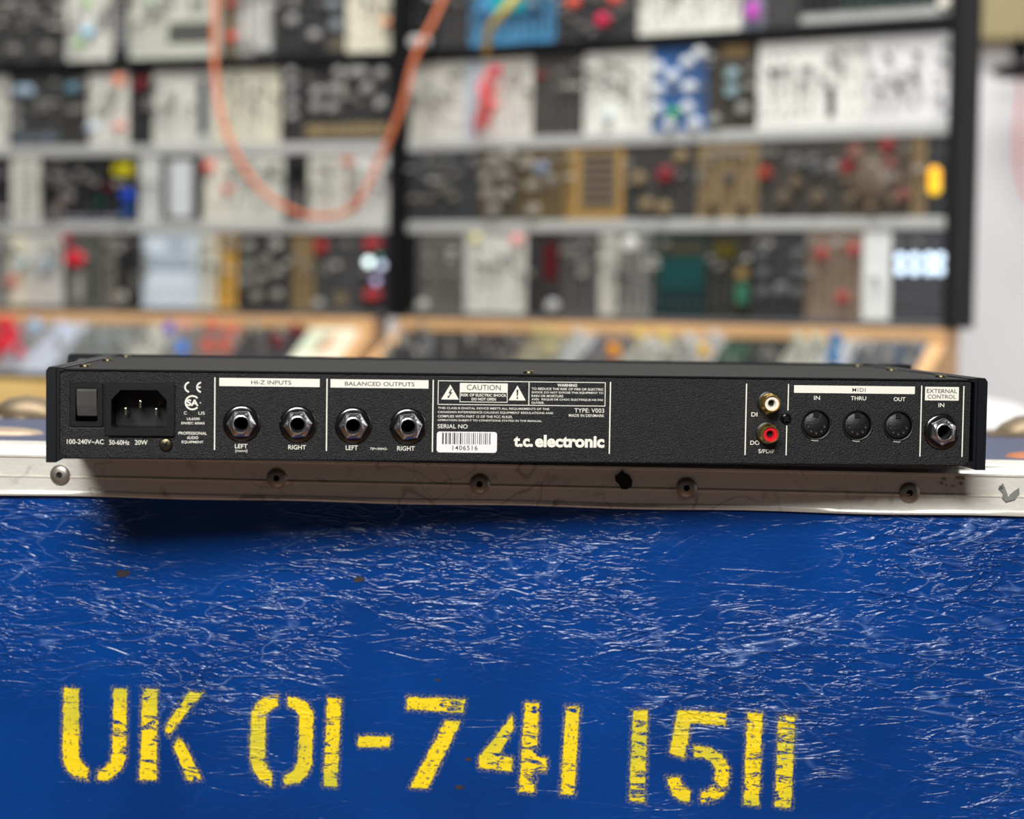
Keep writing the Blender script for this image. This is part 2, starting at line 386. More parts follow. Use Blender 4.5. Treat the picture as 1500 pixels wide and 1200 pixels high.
# ---- stencilled characters: a fine grid per stroke with its signed distance to the stroke as an attribute
def paint_material():
    m = bpy.data.materials.new('yellow_stencil_paint'); m.use_nodes = True; nt = m.node_tree; b = nt.nodes['Principled BSDF']
    q = vinyl_nodes(nt, b); M = q['m']
    b.inputs['Roughness'].default_value = 0.55
    mx = nt.nodes.new('ShaderNodeMix'); mx.data_type = 'RGBA'
    mx.inputs['A'].default_value = (*lin((214, 204, 50)), 1); mx.inputs['B'].default_value = (*lin((255, 222, 10)), 1)
    nt.links.new(q['ramp'](q['noise'](q['pos'], 22, 3), 0.36, 0.55), mx.inputs['Factor']); nt.links.new(mx.outputs['Result'], b.inputs['Base Color'])
    at = nt.nodes.new('ShaderNodeAttribute'); at.attribute_name = 'sdf'; d = at.outputs['Fac']     # mm, negative inside
    edge = M('ADD', d, M('MULTIPLY', M('SUBTRACT', q['noise'](q['pos'], 420, 3), 0.5), 2.4))
    body = M('SUBTRACT', 1.0, q['ramp'](edge, -0.5, 0.5))
    gap = M('ADD', M('MULTIPLY', q['noise'](q['v1'], 95, 4, 1.0, 0.65), 0.72), M('MULTIPLY', q['noise'](q['pos'], 17, 2), 0.38))
    body = M('MULTIPLY', body, M('SUBTRACT', 1.0, q['ramp'](gap, 0.598, 0.622)))
    gap2 = q['noise'](q['pos'], 520, 2); body = M('MULTIPLY', body, M('SUBTRACT', 1.0, M('MULTIPLY', q['ramp'](gap2, 0.60, 0.68), 0.65)))
    halo = M('MULTIPLY', M('SUBTRACT', 1.0, q['ramp'](d, -0.5, 2.8)), q['ramp'](q['noise'](q['pos'], 900, 2), 0.42, 0.66))
    al = M('MINIMUM', M('MAXIMUM', body, M('MULTIPLY', halo, 0.38)), 1.0)
    nt.links.new(al, b.inputs['Alpha'])
    return m
paint = paint_material()
GLY = [
 ('U', [[(92,1009),(114,1010),(114,1108),(118,1118),(128,1128),(127,1144),(110,1141),(97,1130),(90,1112)],
        [(165,1010),(185,1010),(183,1112),(177,1128),(166,1139),(155,1144),(141,1144),(143,1130),(153,1126),(161,1116),(163,1105)]]),
 ('K', [[(208,1010),(230,1011),(228,1144),(203,1144)], [(276,1015),(297,1016),(276,1040),(246,1080),(240,1066)], [(260,1083),(269,1090),(294,1143),(274,1145),(253,1096)]]),
 ('0', [[(406,1019),(390,1022),(376,1030),(367,1045),(365,1112),(370,1130),(382,1146),(396,1153),(398,1135),(390,1126),(387,1112),(388,1052),(394,1042),(406,1035)],
        [(420,1021),(436,1024),(450,1032),(458,1047),(456,1120),(450,1136),(438,1148),(415,1152),(415,1138),(427,1132),(435,1120),(438,1050),(432,1041),(421,1036)]]),
 ('1', [[(479,1024),(499,1025),(493,1154),(473,1153)]]),
 ('-', [[(524,1080),(571,1080),(570,1096),(524,1095)]]),
 ('7', [[(596,1022),(681,1026),(678,1045),(595,1040)], [(652,1057),(675,1058),(626,1156),(600,1155)]]),
 ('4', [[(750,1050),(752,1068),(735,1099),(732,1108),(750,1112),(749,1131),(702,1127),(701,1111)],
        [(769,1031),(789,1032),(786,1110),(801,1113),(800,1131),(785,1131),(782,1163),(760,1161)]]),
 ('1', [[(829,1036),(849,1036),(841,1166),(821,1165)]]),
 ('1', [[(927,1042),(949,1042),(944,1177),(922,1174)]]),
 ('5', [[(993,1042),(1065,1046),(1063,1064),(1012,1060),(1003,1112),(981,1105)],
        [(1016,1094),(1042,1097),(1058,1108),(1068,1125),(1068,1148),(1060,1166),(1046,1176),(1026,1177),(1028,1161),(1040,1158),(1047,1149),(1048,1129),(1042,1117),(1032,1111),(1016,1110)],
        [(977,1140),(996,1140),(1000,1154),(1012,1161),(1010,1177),(997,1174),(987,1167),(980,1154)]]),
 ('1', [[(1095,1046),(1117,1046),(1112,1182),(1090,1180)]]),
 ('1', [[(1141,1050),(1165,1050),(1159,1185),(1136,1183)]]),
]
def sdf(P, poly):
    poly = np.array(poly); n = len(poly); best = np.full(len(P), 1e9); inside = np.zeros(len(P), bool)
    for i in range(n):
        a, b_ = poly[i], poly[(i+1) % n]; e = b_-a; w_ = P-a
        t = np.clip((w_@e)/(e@e), 0, 1); dd = np.hypot(*(w_ - t[:, None]*e).T); best = np.minimum(best, dd)
        c1 = (a[1] > P[:, 1]) != (b_[1] > P[:, 1])
        with np.errstate(divide='ignore', invalid='ignore'):
            xi = (b_[0]-a[0])*(P[:, 1]-a[1])/(b_[1]-a[1]) + a[0]
        inside ^= c1 & (P[:, 0] < xi)
    return np.where(inside, -best, best)
for ch, strokes in GLY:
    polys = [[tuple(1000*v for v in case_f.at(*p)) for p in s_] for s_ in strokes]
    allp = np.array([p for s_ in polys for p in s_]); lo, hi = allp.min(0)-4, allp.max(0)+4; st_ = 0.55
    xs = np.arange(lo[0], hi[0], st_); zs_ = np.arange(lo[1], hi[1], st_); nx, nz = len(xs), len(zs_)
    G = np.stack(np.meshgrid(xs, zs_, indexing='ij'), -1).reshape(-1, 2)
    D = np.min([sdf(G, p) for p in polys], 0)
    keep = {}; vv = []; dd = []; ff = []
    for i in range(nx-1):
        for j in range(nz-1):
            q = [i*nz+j, (i+1)*nz+j, (i+1)*nz+j+1, i*nz+j+1]
            if min(D[k] for k in q) > 3.0: continue
            f_ = []
            for k in q:
                if k not in keep:
                    keep[k] = len(vv); vv.append((G[k, 0]/1000, 0.0018, cz(G[k, 1]/1000))); dd.append(float(D[k]))
                f_.append(keep[k])
            ff.append(tuple(f_))
    me = bpy.data.meshes.new('stencilled_character'); me.from_pydata(vv, [], ff); me.materials.append(paint)
    me.attributes.new('sdf', 'FLOAT', 'POINT').data.foreach_set('value', dd)
    oo = link('stencilled_character', me, case); oo['label'] = 'yellow stencilled ' + {'-': 'dash', '0': 'zero'}.get(ch, ch)

# ================================================================ RACK UNIT
UY = 0.079
dev_f = Frame((0.0062, 0.8985, ZC-0.0765), (math.cos(UY), math.sin(UY), 0), (0, 0, 1))
dev = empty('rack_effects_unit', dev_f.matrix())
tag(dev, 'black one-unit rack effects processor seen from the rear, lying on the blue flight case', 'audio equipment')
def mz(z): return 0.0765 + z/1000         # mm below the camera -> local z
def mu(u): return u/1000
powder = mat('black_powder_coat', (25, 26, 29), 0.40, 0.0, var=0.75, scale=1300, bump=1.0, bscale=1700, spec=0.34)
cover_m = mat('charcoal_powder_coat', (18, 18, 17), 0.6, 0.0, var=0.3, scale=1500, bump=0.6, bscale=2000, spec=0.2)
rail_m = mat('black_anodised_rail', (12, 15, 20), 0.42, 0.0, var=0.15, scale=500, spec=0.35)
void_m = mat('dark_interior', (8, 8, 9), 0.9)
plas = mat('black_plastic', (20, 21, 22), 0.36, bump=0.15, bscale=1500, spec=0.4)
plas_d = mat('matte_black_plastic', (12, 12, 13), 0.5)
chrome = mat('chrome', (220, 220, 222), 0.24, 1.0)
chrome_d = mat('dark_nickel', (98, 96, 96), 0.18, 1.0)
steel = mat('bare_steel', (190, 188, 182), 0.3, 1.0)
gold = mat('gold_plating', (240, 206, 124), 0.26, 1.0)
brassy = mat('dull_brass_screw', (96, 90, 70), 0.38, 1.0)
ink = mat('cream_print', (240, 238, 226), 0.6)
ink_k = mat('black_print', (24, 24, 26), 0.6)
# rear panel with real openings
def panel_with_holes(outer, holes, y0, y1):
    bm = bmesh.new(); es = []
    for lp in [outer] + holes:
        vs_ = [bm.verts.new((x, y0, z)) for x, z in lp]
        es += [bm.edges.new((vs_[i], vs_[(i+1) % len(vs_)])) for i in range(len(vs_))]
    r = bmesh.ops.triangle_fill(bm, use_beauty=True, use_dissolve=False, edges=es, normal=(0, -1, 0))
    fs = [g for g in r['geom'] if isinstance(g, bmesh.types.BMFace)]
    ex = bmesh.ops.extrude_face_region(bm, geom=fs)
    for v in ex['geom']:
        if isinstance(v, bmesh.types.BMVert): v.co.y = y1
    bmesh.ops.recalc_face_normals(bm, faces=bm.faces)
    me = bpy.data.meshes.new('rear_panel'); bm.to_mesh(me); bm.free(); return me
DIN = [(139.2, -55.6), (159.2, -55.7), (179.1, -55.8)]
JACK = [(-132.2, -57.8), (-106.2, -57.9), (-80.5, -58.2), (-54.9, -58.3), (200.2, -58.3)]
RCA = [(116.0, -45.4), (115.6, -60.0)]
outer = [(mu(-215.5), mz(-74.2)), (mu(214), mz(-74.2)), (mu(214), mz(-34.4)), (mu(-215.5), mz(-34.4))]
holes = [circle(mu(u), mz(z), 0.0073, 28) for u, z in DIN]
holes += [circle(mu(u), mz(z), 0.0046, 20) for u, z in JACK]
holes += [[(mu(-210.4), mz(-59.4)), (mu(-196.4), mz(-59.4)), (mu(-196.4), mz(-39.9)), (mu(-210.4), mz(-39.9))],
          [(mu(-194.3), mz(-63.2)), (mu(-163.8), mz(-63.2)), (mu(-163.8), mz(-39.9)), (mu(-194.3), mz(-39.9))]]
me = panel_with_holes(outer, holes, 0, 0.0012); me.materials.append(powder); link('rear_panel', me, dev)
me.name = 'rear_panel'
bevel(MB().box(mu(-215.4), mu(213.9), 0.0002, 0.188, mz(-74.8), mz(-74.0)).build('bottom_panel', rail_m, dev), 0.0003)
# top cover: folded sheet with a lip over the rear panel
b = MB(); b.box(mu(-214.8), mu(213.2), 0.0003, 0.190, mz(-34.1), mz(-33.1)); bevel(b.build('top_cover', cover_m, dev), 0.0003)
MB().box(mu(-213), mu(212), 0.0013, 0.0024, mz(-73.9), mz(-34.5)).mi and None
MB().box(mu(-214.5), mu(213.5), 0.045, 0.047, mz(-73.9), mz(-34.2)).build('inner_screen', void_m, dev)
def rail(sg):
    P = [(-221.5, -34.2), (-220.2, -32.4), (-217.0, -32.4), (-217.0, -76.5), (-221.5, -76.5)]
    Q = [(-217.0, -32.6), (-213.6, -32.6), (-213.6, -34.2), (-215.6, -34.6), (-215.6, -72.4), (-212.6, -73.0), (-213.2, -74.4), (-217.0, -76.4)]
    t = []
    for pp in (P, Q): t.append([(mu(sg*-x if sg > 0 else x), mz(z)) for x, z in pp])
    b = MB(); b.prism(t[0], -0.0022, 0.1925); b.build('side_rail', rail_m, dev)
    b = MB(); b.prism(t[1], -0.0010, 0.1925); b.build('rail_flange', rail_m, dev)
rail(-1); rail(1)
# front plate with rack ears at the far side
fp = rrect(mu(-241.3), mu(241.3), mz(-75.9), mz(-31.9), 0.002)
sl = [rrect(mu(s*232)-0.005, mu(s*232)+0.005, mz(z)-0.0032, mz(z)+0.0032, 0.003) for s in (-1, 1) for z in (-38, -69)]
me = panel_with_holes(fp, sl, 0.1928, 0.1958); me.materials.append(rail_m); link('front_plate', me, dev)
# front controls seen only from the far side
kb = MB(); kb.cyl(0, 0, 0.006, 0.0, 0.012, 20).cyl(0, 0, 0.0045, 0.012, 0.013, 20); kme = kb.mesh('front_knob', plas)
for u in (-190, -165, -140, 60, 85, 110, 135, 160, 185): link('front_knob', kme, dev, Matrix.Translation((mu(u), 0.1959, mz(-54))))
MB().box(mu(-90), mu(20), 0.1959, 0.1972, mz(-66), mz(-42)).build('front_display', mat('display_glass', (14, 30, 40), 0.1), dev)
# screws on the top cover
def screw_mesh(r, h, m_, n=18):
    b = MB(); b.lathe(0, 0, [(r, 0.0), (r, -h*0.35), (r*0.82, -h*0.8), (r*0.42, -h), (r*0.40, -h*0.55), (0.0001, -h*0.5)], n)
    b.box(-r*0.55, r*0.55, -h*1.01, -h*0.5, -r*0.1, r*0.1) if False else None
    return b.mesh('screw', m_)
def cross_mesh(r, h):
    b = MB(); b.box(-r*0.55, r*0.55, -h*1.02, -h*0.55, -r*0.13, r*0.13); b.box(-r*0.13, r*0.13, -h*1.02, -h*0.55, -r*0.55, r*0.55)
    return b.mesh('cross_recess', void_m)
def pan_mesh(r, h, m_, n=20):
    b = MB(); b.lathe(0, 0, [(r, 0.0), (r, -h*0.3), (r*0.85, -h*0.75), (r*0.5, -h*0.97), (0.0001, -h)], n); return b.mesh('screw', m_)
RX = Matrix.Rotation(-PI/2, 4, 'X')
s_top = pan_mesh(0.0029, 0.0016, brassy); s_cr = cross_mesh(0.0029, 0.0016)
for u, y in ((-207, 0.022), (-208, 0.110), (206, 0.022), (206, 0.110), (2.2, 0.0075), (-207, 0.18), (206, 0.18)):
    sc = link('screw', s_top, dev, Matrix.Translation((mu(u), y, mz(-33.1))) @ RX); link('cross_recess', s_cr, sc)
# rear screws
sc = link('screw', pan_mesh(0.0031, 0.0018, brassy), dev, Matrix.Translation((mu(-167.0), 0, mz(-67.9)))); sc['label'] = 'dull brass cross-head screw beside the mains inlet'
link('cross_recess', cross_mesh(0.0031, 0.0018), sc, Matrix.Rotation(0.4, 4, 'Y'))
sc = link('screw', pan_mesh(0.0026, 0.0016, mat('black_screw', (30, 30, 32), 0.2, 0.8)), dev, Matrix.Translation((mu(124.5), 0, mz(-52.9)))); sc['label'] = 'small black screw beside the phono sockets'
link('cross_recess', cross_mesh(0.0026, 0.0016), sc, Matrix.Rotation(0.7, 4, 'Y'))

# mains rocker switch
sw = MB(); O_ = rrect(mu(-211.0), mu(-195.8), mz(-60.0), mz(-39.4), 0.0006, 3); I_ = rrect(mu(-208.3), mu(-198.2), mz(-57.6), mz(-41.9), 0.0009, 3)
Oc = rrect(mu(-210.7), mu(-196.1), mz(-59.7), mz(-39.7), 0.0006, 3); sw.wall(O_, 0, -0.0010); sw.add([(x, -0.0010, z) for x, z in O_]+[(x, -0.0013, z) for x, z in Oc], [(i, (i+1) % len(O_), len(O_)+(i+1) % len(O_), len(O_)+i) for i in range(len(O_))]); sw.ring(Oc, I_, -0.0013); sw.wall(I_, -0.0013, 0.0070); sw.cur = 1; sw.add([(x, 0.0070, z) for x, z in I_], [tuple(range(len(I_)))])
swo = sw.build('power_switch', [plas, void_m], dev)
rk = MB(); pts = []
for z, y in ((-42.1, -0.0006), (-43.0, -0.0016), (-50.0, -0.0006), (-55.0, 0.0012), (-55.4, 0.0022)):
    pts.append((y, mz(z)))
n = len(pts)
v = [(mu(-207.9), y, z) for y, z in pts] + [(mu(-198.6), y, z) for y, z in pts] + [(mu(-207.9), 0.006, pts[0][1]), (mu(-198.6), 0.006, pts[0][1]), (mu(-207.9), 0.006, pts[-1][1]), (mu(-198.6), 0.006, pts[-1][1])]
f_ = [(i, i+1, n+i+1, n+i) for i in range(n-1)] + [(0, 2*n, 2*n+1, n), (n-1, 2*n-1, 2*n+3, 2*n+2), tuple([2*n]+list(range(n))+[2*n+2]), tuple([2*n+1]+list(range(n, 2*n))+[2*n+3])]
rk.add(v, f_); bevel(rk.build('rocker', mat('grey_rocker_plastic', (74, 74, 72), 0.38, var=0.3, scale=250), swo), 0.0004)
MB().box(mu(-211.0), mu(-195.6), -0.0002, 0.0010, mz(-60.7), mz(-60.2)).build('cutout_edge', steel, dev)
# mains inlet
ie = MB(); O_ = rrect(mu(-195.1), mu(-163.0), mz(-64.0), mz(-39.1), 0.0008, 3)
def resample(loop, dirs, c):
    out = []
    for a in dirs:
        d = np.array([math.cos(a), math.sin(a)]); best = None
        for i in range(len(loop)):
            p, q = np.array(loop[i])-c, np.array(loop[(i+1) % len(loop)])-c; e = q-p
            den = d[0]*e[1]-d[1]*e[0]
            if abs(den) < 1e-14: continue
            t = (p[0]*e[1]-p[1]*e[0])/den; s_ = (p[0]*d[1]-p[1]*d[0])/den
            if t > 0 and -1e-6 <= s_ <= 1+1e-6: best = t if best is None else max(best, t)
        out.append(tuple(c+d*best))
    return out
hexa = [(mu(-192.0), mz(-47.2)), (mu(-187.6), mz(-42.6)), (mu(-171.0), mz(-42.6)), (mu(-166.6), mz(-47.2)), (mu(-166.6), mz(-59.0)), (mu(-167.4), mz(-60.1)), (mu(-191.2), mz(-60.1)), (mu(-192.0), mz(-59.0))]
cc = np.array([mu(-179.2), mz(-52.0)])
dirs = sorted(set([round(math.atan2(p[1]-cc[1], p[0]-cc[0]), 6) for p in hexa + list(O_)] + [round(-PI+2*PI*i/24, 6) for i in range(24)]))
Or, Ir = resample(O_, dirs, cc), resample(hexa, dirs, cc)
nn = len(Or); Oi = [(cc[0]+(x-cc[0])*0.982, cc[1]+(z-cc[1])*0.976) for x, z in Or]; ie.wall(Or, 0, -0.0015); ie.add([(x, -0.0015, z) for x, z in Or]+[(x, -0.0018, z) for x, z in Oi], [(i, (i+1) % nn, nn+(i+1) % nn, nn+i) for i in range(nn)]); ie.ring(Oi, Ir, -0.0018); ie.cur = 1; ie.wall(Ir, -0.0018, 0.015); ie.add([(x, 0.015, z) for x, z in Ir], [tuple(range(len(Ir)))])
ieo = ie.build('mains_inlet', [plas, plas_d], dev)
pin = MB().box(-0.0006, 0.0006, 0.0035, 0.015, -0.0017, 0.0017); pme = bevel(pin.build('pin', mat('nickel_pin', (214, 206, 172), 0.22, 1.0), ieo), 0.0003)
for k, (u, z) in enumerate(((-186.0, -53.0), (-179.3, -49.5), (-172.0, -53.0))):
    p_ = pme if k == 0 else link('pin', pme.data, ieo)
    if k: bevel(p_, 0.0003)
    p_.location = (mu(u), 0, mz(z))
MB().box(mu(-194.6), mu(-193.2), -0.0003, 0.0008, mz(-64.8), mz(-64.2)).build('cutout_edge', steel, dev)

# jack sockets
def jack(u, z, rot):
    b = MB(); b.lathe(0, 0, [(0.0086, 0.0), (0.0087, -0.0004), (0.0085, -0.0007), (0.0081, -0.0010), (0.0075, -0.0012), (0.0068, -0.0013), (0.0046, -0.0014)], 32)
    j = b.build('jack_socket', chrome_d, dev); j.location = (mu(u), 0, mz(z))
    b = MB()
    R0 = 0.0067
    hx = circle(0, 0, R0, 6, rot); hx2 = circle(0, 0, R0*0.93, 6, rot); c6 = [hx[0]]
    def dens(lp, k=4):
        out = []
        for i in range(6):
            p, q = lp[i], lp[(i+1) % 6]
            out += [(p[0]+(q[0]-p[0])*t/k, p[1]+(q[1]-p[1])*t/k) for t in range(k)]
        return out
    h1, h2 = dens(hx), dens(hx2); ci = circle(0, 0, 0.0047, 24, rot)
    b.wall(h1, -0.0016, -0.0036); n = 24
    b.add([(x, -0.0036, z_) for x, z_ in h1]+[(x, -0.0041, z_) for x, z_ in h2], [(i, (i+1) % n, n+(i+1) % n, n+i) for i in range(n)])
    b.add([(x, -0.0041, z_) for x, z_ in h2]+[(x, -0.0049, z_) for x, z_ in ci], [(i, (i+1) % n, n+(i+1) % n, n+i) for i in range(n)]); b.wall(ci, -0.0049, -0.0020)
    b.build('hex_nut', chrome, j)
    b = MB(); b.lathe(0, 0, [(0.0046, -0.0015), (0.0046, -0.0053), (0.0043, -0.0056), (0.0038, -0.0057), (0.0035, -0.0055), (0.0033, -0.0050), (0.0032, 0.004)], 28)
    b.build('barrel', chrome, j)
    b = MB(); b.lathe(0, 0, [(0.00325, -0.0034), (0.0030, -0.0034), (0.0030, 0.012), (0.0001, 0.012)], 20); b.build('bore', void_m, j)
for (u, z), r_ in zip(JACK, (0.0, 0.10, 0.04, 0.14, 0.45)): jack(u, z, r_)

# phono sockets
rca_w = mat('white_insert', (238, 232, 220), 0.4); rca_r = mat('red_insert', (214, 22, 42), 0.35)
for (u, z), m_, lab in zip(RCA, (rca_w, rca_r), ('gold phono socket with a white insert', 'gold phono socket with a red insert')):
    b = MB(); b.lathe(0, 0, [(0.0056, 0.0), (0.0056, -0.0008), (0.0050, -0.0012), (0.0001, -0.0012)], 28)
    j = b.build('phono_socket', plas, dev); j.location = (mu(u), 0, mz(z)); j['label'] = lab
    b = MB(); b.lathe(0, 0, [(0.0047, -0.0010), (0.0048, -0.0022), (0.0044, -0.0026), (0.0042, -0.0030), (0.0042, -0.0076), (0.0040, -0.0080), (0.0035, -0.0080), (0.0034, -0.0074), (0.0034, -0.004)], 28)
    b.build('shell', gold, j)
    b = MB(); b.lathe(0, 0, [(0.0034, -0.0068), (0.0033, -0.0072), (0.0020, -0.0072), (0.0017, -0.0066), (0.0016, -0.002)], 24); b.build('insert', m_, j)
    b = MB(); b.lathe(0, 0, [(0.0017, -0.0050), (0.0012, -0.0060), (0.0011, -0.002)], 18); b.build('contact', steel, j)
    b = MB(); b.cyl(0, 0, 0.0011, -0.0045, -0.002, 14); b.build('bore', void_m, j)

# five-pin sockets
for u, z in DIN:
    b = MB(); b.lathe(0, 0, [(0.0073, 0.0013), (0.0074, -0.0004), (0.0071, -0.0008), (0.0066, -0.0006), (0.0064, 0.0016), (0.0063, 0.0030)], 36)
    j = b.build('midi_socket', plas_d, dev); j.location = (mu(u), 0, mz(z))
    b = MB(); b.lathe(0, 0, [(0.0063, 0.0028), (0.0060, 0.0008), (0.0056, 0.0005), (0.0001, 0.0005)], 36); b.build('face_disc', mat('grey_black_plastic', (19, 19, 20), 0.42, bump=0.3, bscale=1500), j)
    b = MB(); b.box(-0.0013, 0.0013, -0.0001, 0.0025, 0.0036, 0.0062); b.build('key_notch', void_m, j)
    for k in range(5):
        a = PI + PI*(k/4)*0.86 + 0.07*PI; px_, pz_ = 0.0040*math.cos(a), 0.0040*math.sin(a) + 0.0002
        b = MB(); b.cyl(px_, pz_, 0.00085, 0.0001, 0.0006, 12); h_ = b.build('pin_hole', void_m, j)
        b = MB(); b.cyl(px_+0.0001, pz_-0.0004, 0.00048, -0.0003, 0.0004, 8); b.build('contact', steel, h_)
    # bare lip of the shield under the socket
    a = [(0.0079*math.cos(t), 0.0079*math.sin(t)) for t in np.linspace(-PI/2-0.30, -PI/2+0.16, 8)]
    c_ = [(0.0074*math.cos(t), 0.0074*math.sin(t)) for t in np.linspace(-PI/2+0.16, -PI/2-0.30, 8)]
    MB().prism(a + c_, -0.00025, 0.0001).build('shield_lip', mat('bright_tin', (236, 234, 226), 0.35, 0.6), j)

# ------------------------------------------------ printing on the rear panel
YP, YT = -0.00006, -0.00012
def ptext(s_, x0, x1, zc_, h, m_=ink, y=YT, bold=0.0, name='printed_text', parent=None, label=None, spacing=1.0):
    v_, f_ = text_mesh(s_, mu(x0), mu(x1), mz(zc_-h/2), mz(zc_+h/2), y, bold, spacing)
    b = MB(); b.keep = True; b.add(v_, f_); oo = b.build(name, m_, parent or dev)
    if label: oo['label'] = label
    return oo
def flat(name, poly, m_=ink, y=YP, parent=None, label=None, fs=None):
    b = MB(); b.keep = True; b.add([(mu(x), y, mz(z)) for x, z in poly], fs or [tuple(range(len(poly)))]); oo = b.build(name, m_, parent or dev)
    if label: oo['label'] = label
    return oo
def bar(x0, x1, z0, z1, **k): return flat(k.pop('name', 'printed_bar'), [(x0, z0), (x1, z0), (x1, z1), (x0, z1)], **k)
for u in (-144.7, -92.9, -43.4, 40.2, 105.2, 190.0, 210.6): bar(u-0.28, u+0.28, -70.2 if u < 0 else -70.4, -36.4, name='printed_line')
bar(125.4-0.25, 125.4+0.25, -49.0, -36.4, name='printed_line'); bar(125.0-0.25, 125.0+0.25, -70.4, -56.2, name='printed_line')
# mains legends
ptext('100-240V~AC', -212.3, -195.5, -66.9, 2.2, bold=0.006); ptext('50-60Hz', -193.0, -183.8, -67.1, 2.2, bold=0.006); ptext('20W', -181.3, -175.5, -67.0, 2.2, bold=0.006)
# approval marks
def arc(cx, cz_, r0, r1, a0, a1, n=18):
    P = [(cx+r1*math.cos(math.radians(a0+(a1-a0)*i/n)), cz_+r1*math.sin(math.radians(a0+(a1-a0)*i/n))) for i in range(n+1)]
    Q = [(cx+r0*math.cos(math.radians(a0+(a1-a0)*i/n)), cz_+r0*math.sin(math.radians(a0+(a1-a0)*i/n))) for i in range(n+1)]
    return P + Q, [(i, i+1, n+2+i, n+1+i) for i in range(n)]
def marks(name, pieces):
    b = MB(); b.keep = True
    for P, F in pieces: b.add([(mu(x), YT, mz(z)) for x, z in P], F)
    return b.build(name, ink, dev)
marks('conformity_mark', [arc(-156.2, -41.1, 1.85, 2.6, 100, 260), arc(-150.7, -41.1, 1.85, 2.6, 100, 260), ([(-153.2, -41.45), (-151.2, -41.45), (-151.2, -40.75), (-153.2, -40.75)], [(0, 1, 2, 3)])])
marks('approval_ring', [arc(-155.0, -48.3, 2.75, 3.5, 42, 318, 30), arc(-151.3, -48.3, 0, 0.3, 0, 360, 8)])
ptext('SA', -157.6, -152.2, -48.3, 3.1, bold=0.035)
ptext('C', -158.9, -157.5, -53.1, 1.5); ptext('US', -152.2, -149.3, -53.1, 1.5)
ptext('UL6500', -157.5, -151.6, -55.8, 1.15, bold=0.012); ptext('EN/IEC 60065', -160.0, -149.3, -57.8, 1.15, bold=0.012)
ptext('PROFESSIONAL', -161.3, -148.3, -62.5, 1.35, bold=0.012); ptext('AUDIO', -157.4, -152.2, -64.6, 1.35, bold=0.012); ptext('EQUIPMENT', -159.8, -149.8, -66.7, 1.35, bold=0.012)
# section bars
bar(-142.7, -96.3, -40.4, -36.6); ptext('HI-Z INPUTS', -128.0, -109.5, -38.5, 1.9, ink_k, bold=0.004)
bar(-91.3, -45.6, -40.5, -36.6); ptext('BALANCED OUTPUTS', -84.6, -52.2, -38.6, 1.9, ink_k, bold=0.004)
bar(128.1, 186.7, -40.5, -36.9); ptext('MIDI', 156.3, 162.7, -38.8, 1.8, ink_k, bold=0.004, spacing=1.2)
bar(191.7, 208.2, -43.4, -36.9); ptext('EXTERNAL', 192.5, 207.3, -38.9, 1.9, ink_k, bold=0.004); ptext('CONTROL', 193.0, 206.8, -41.6, 1.9, ink_k, bold=0.004)
ptext('LEFT', -135.3, -129.5, -68.3, 2.0, bold=0.008); ptext('[mono]', -135.0, -129.6, -70.6, 1.5, bold=0.004)
ptext('RIGHT', -110.6, -102.4, -68.6, 2.1, bold=0.008)
ptext('LEFT', -83.9, -78.3, -68.6, 2.1, bold=0.008); ptext('RIGHT', -59.9, -51.7, -68.7, 2.1, bold=0.008); ptext('TIP+/RING-', -72.6, -64.4, -69.0, 1.1, bold=0.006)
ptext('IN', 137.8, 140.7, -42.8, 1.9, bold=0.008); ptext('THRU', 155.6, 163.1, -42.8, 1.9, bold=0.008); ptext('OUT', 176.5, 182.2, -43.0, 1.9, bold=0.008); ptext('IN', 198.4, 201.2, -45.6, 1.9, bold=0.008)
ptext('DI', 107.8, 110.7, -51.0, 2.0, bold=0.006); ptext('DO', 107.6, 112.0, -64.5, 2.0, bold=0.006); ptext('S/PDIF', 111.6, 119.3, -68.5, 1.9, bold=0.008)
# caution box
def frame_(x0, x1, z0, z1, t):
    P = [(x0, z0), (x1, z0), (x1, z1), (x0, z1), (x0+t, z0+t), (x1-t, z0+t), (x1-t, z1-t), (x0+t, z1-t)]
    return flat('printed_frame', P, fs=[(0, 1, 5, 4), (1, 2, 6, 5), (2, 3, 7, 6), (3, 0, 4, 7)])
frame_(-41.2, 37.9, -48.0, -36.6, 0.33); bar(1.45, 1.85, -47.9, -36.8, name='printed_line')
frame_(-30.9, -8.4, -46.7, -37.7, 0.3); bar(-30.9, -8.4, -42.1, -37.7, y=-0.00009)
ptext('CAUTION', -27.6, -11.7, -39.7, 2.5, ink_k, y=-0.00014)
ptext('RISK OF ELECTRIC SHOCK', -30.3, -8.9, -43.3, 1.3, bold=0.02); ptext('DO NOT OPEN', -25.3, -13.9, -45.2, 1.3, bold=0.02)
flat('warning_triangle', [(-39.6, -45.5), (-31.3, -45.5), (-35.4, -38.5)]); flat('warning_triangle', [(-7.9, -45.6), (0.2, -45.6), (-3.8, -38.6)])
flat('lightning_bolt', [(-35.0, -40.6), (-36.3, -42.6), (-35.4, -42.6), (-36.2, -44.0), (-36.5, -43.6), (-36.6, -44.9), (-35.4, -44.3), (-35.8, -44.1), (-34.3, -42.1), (-35.3, -42.1), (-34.4, -40.6)], ink_k, YT)
flat('exclamation_mark', [(-4.3, -40.6), (-3.3, -40.6), (-3.6, -43.7), (-4.0, -43.7)], ink_k, YT); flat('exclamation_mark', circle(-3.8, -44.5, 0.42, 12), ink_k, YT)
ptext('WARNING', 15.0, 24.4, -38.2, 1.35, bold=0.03)
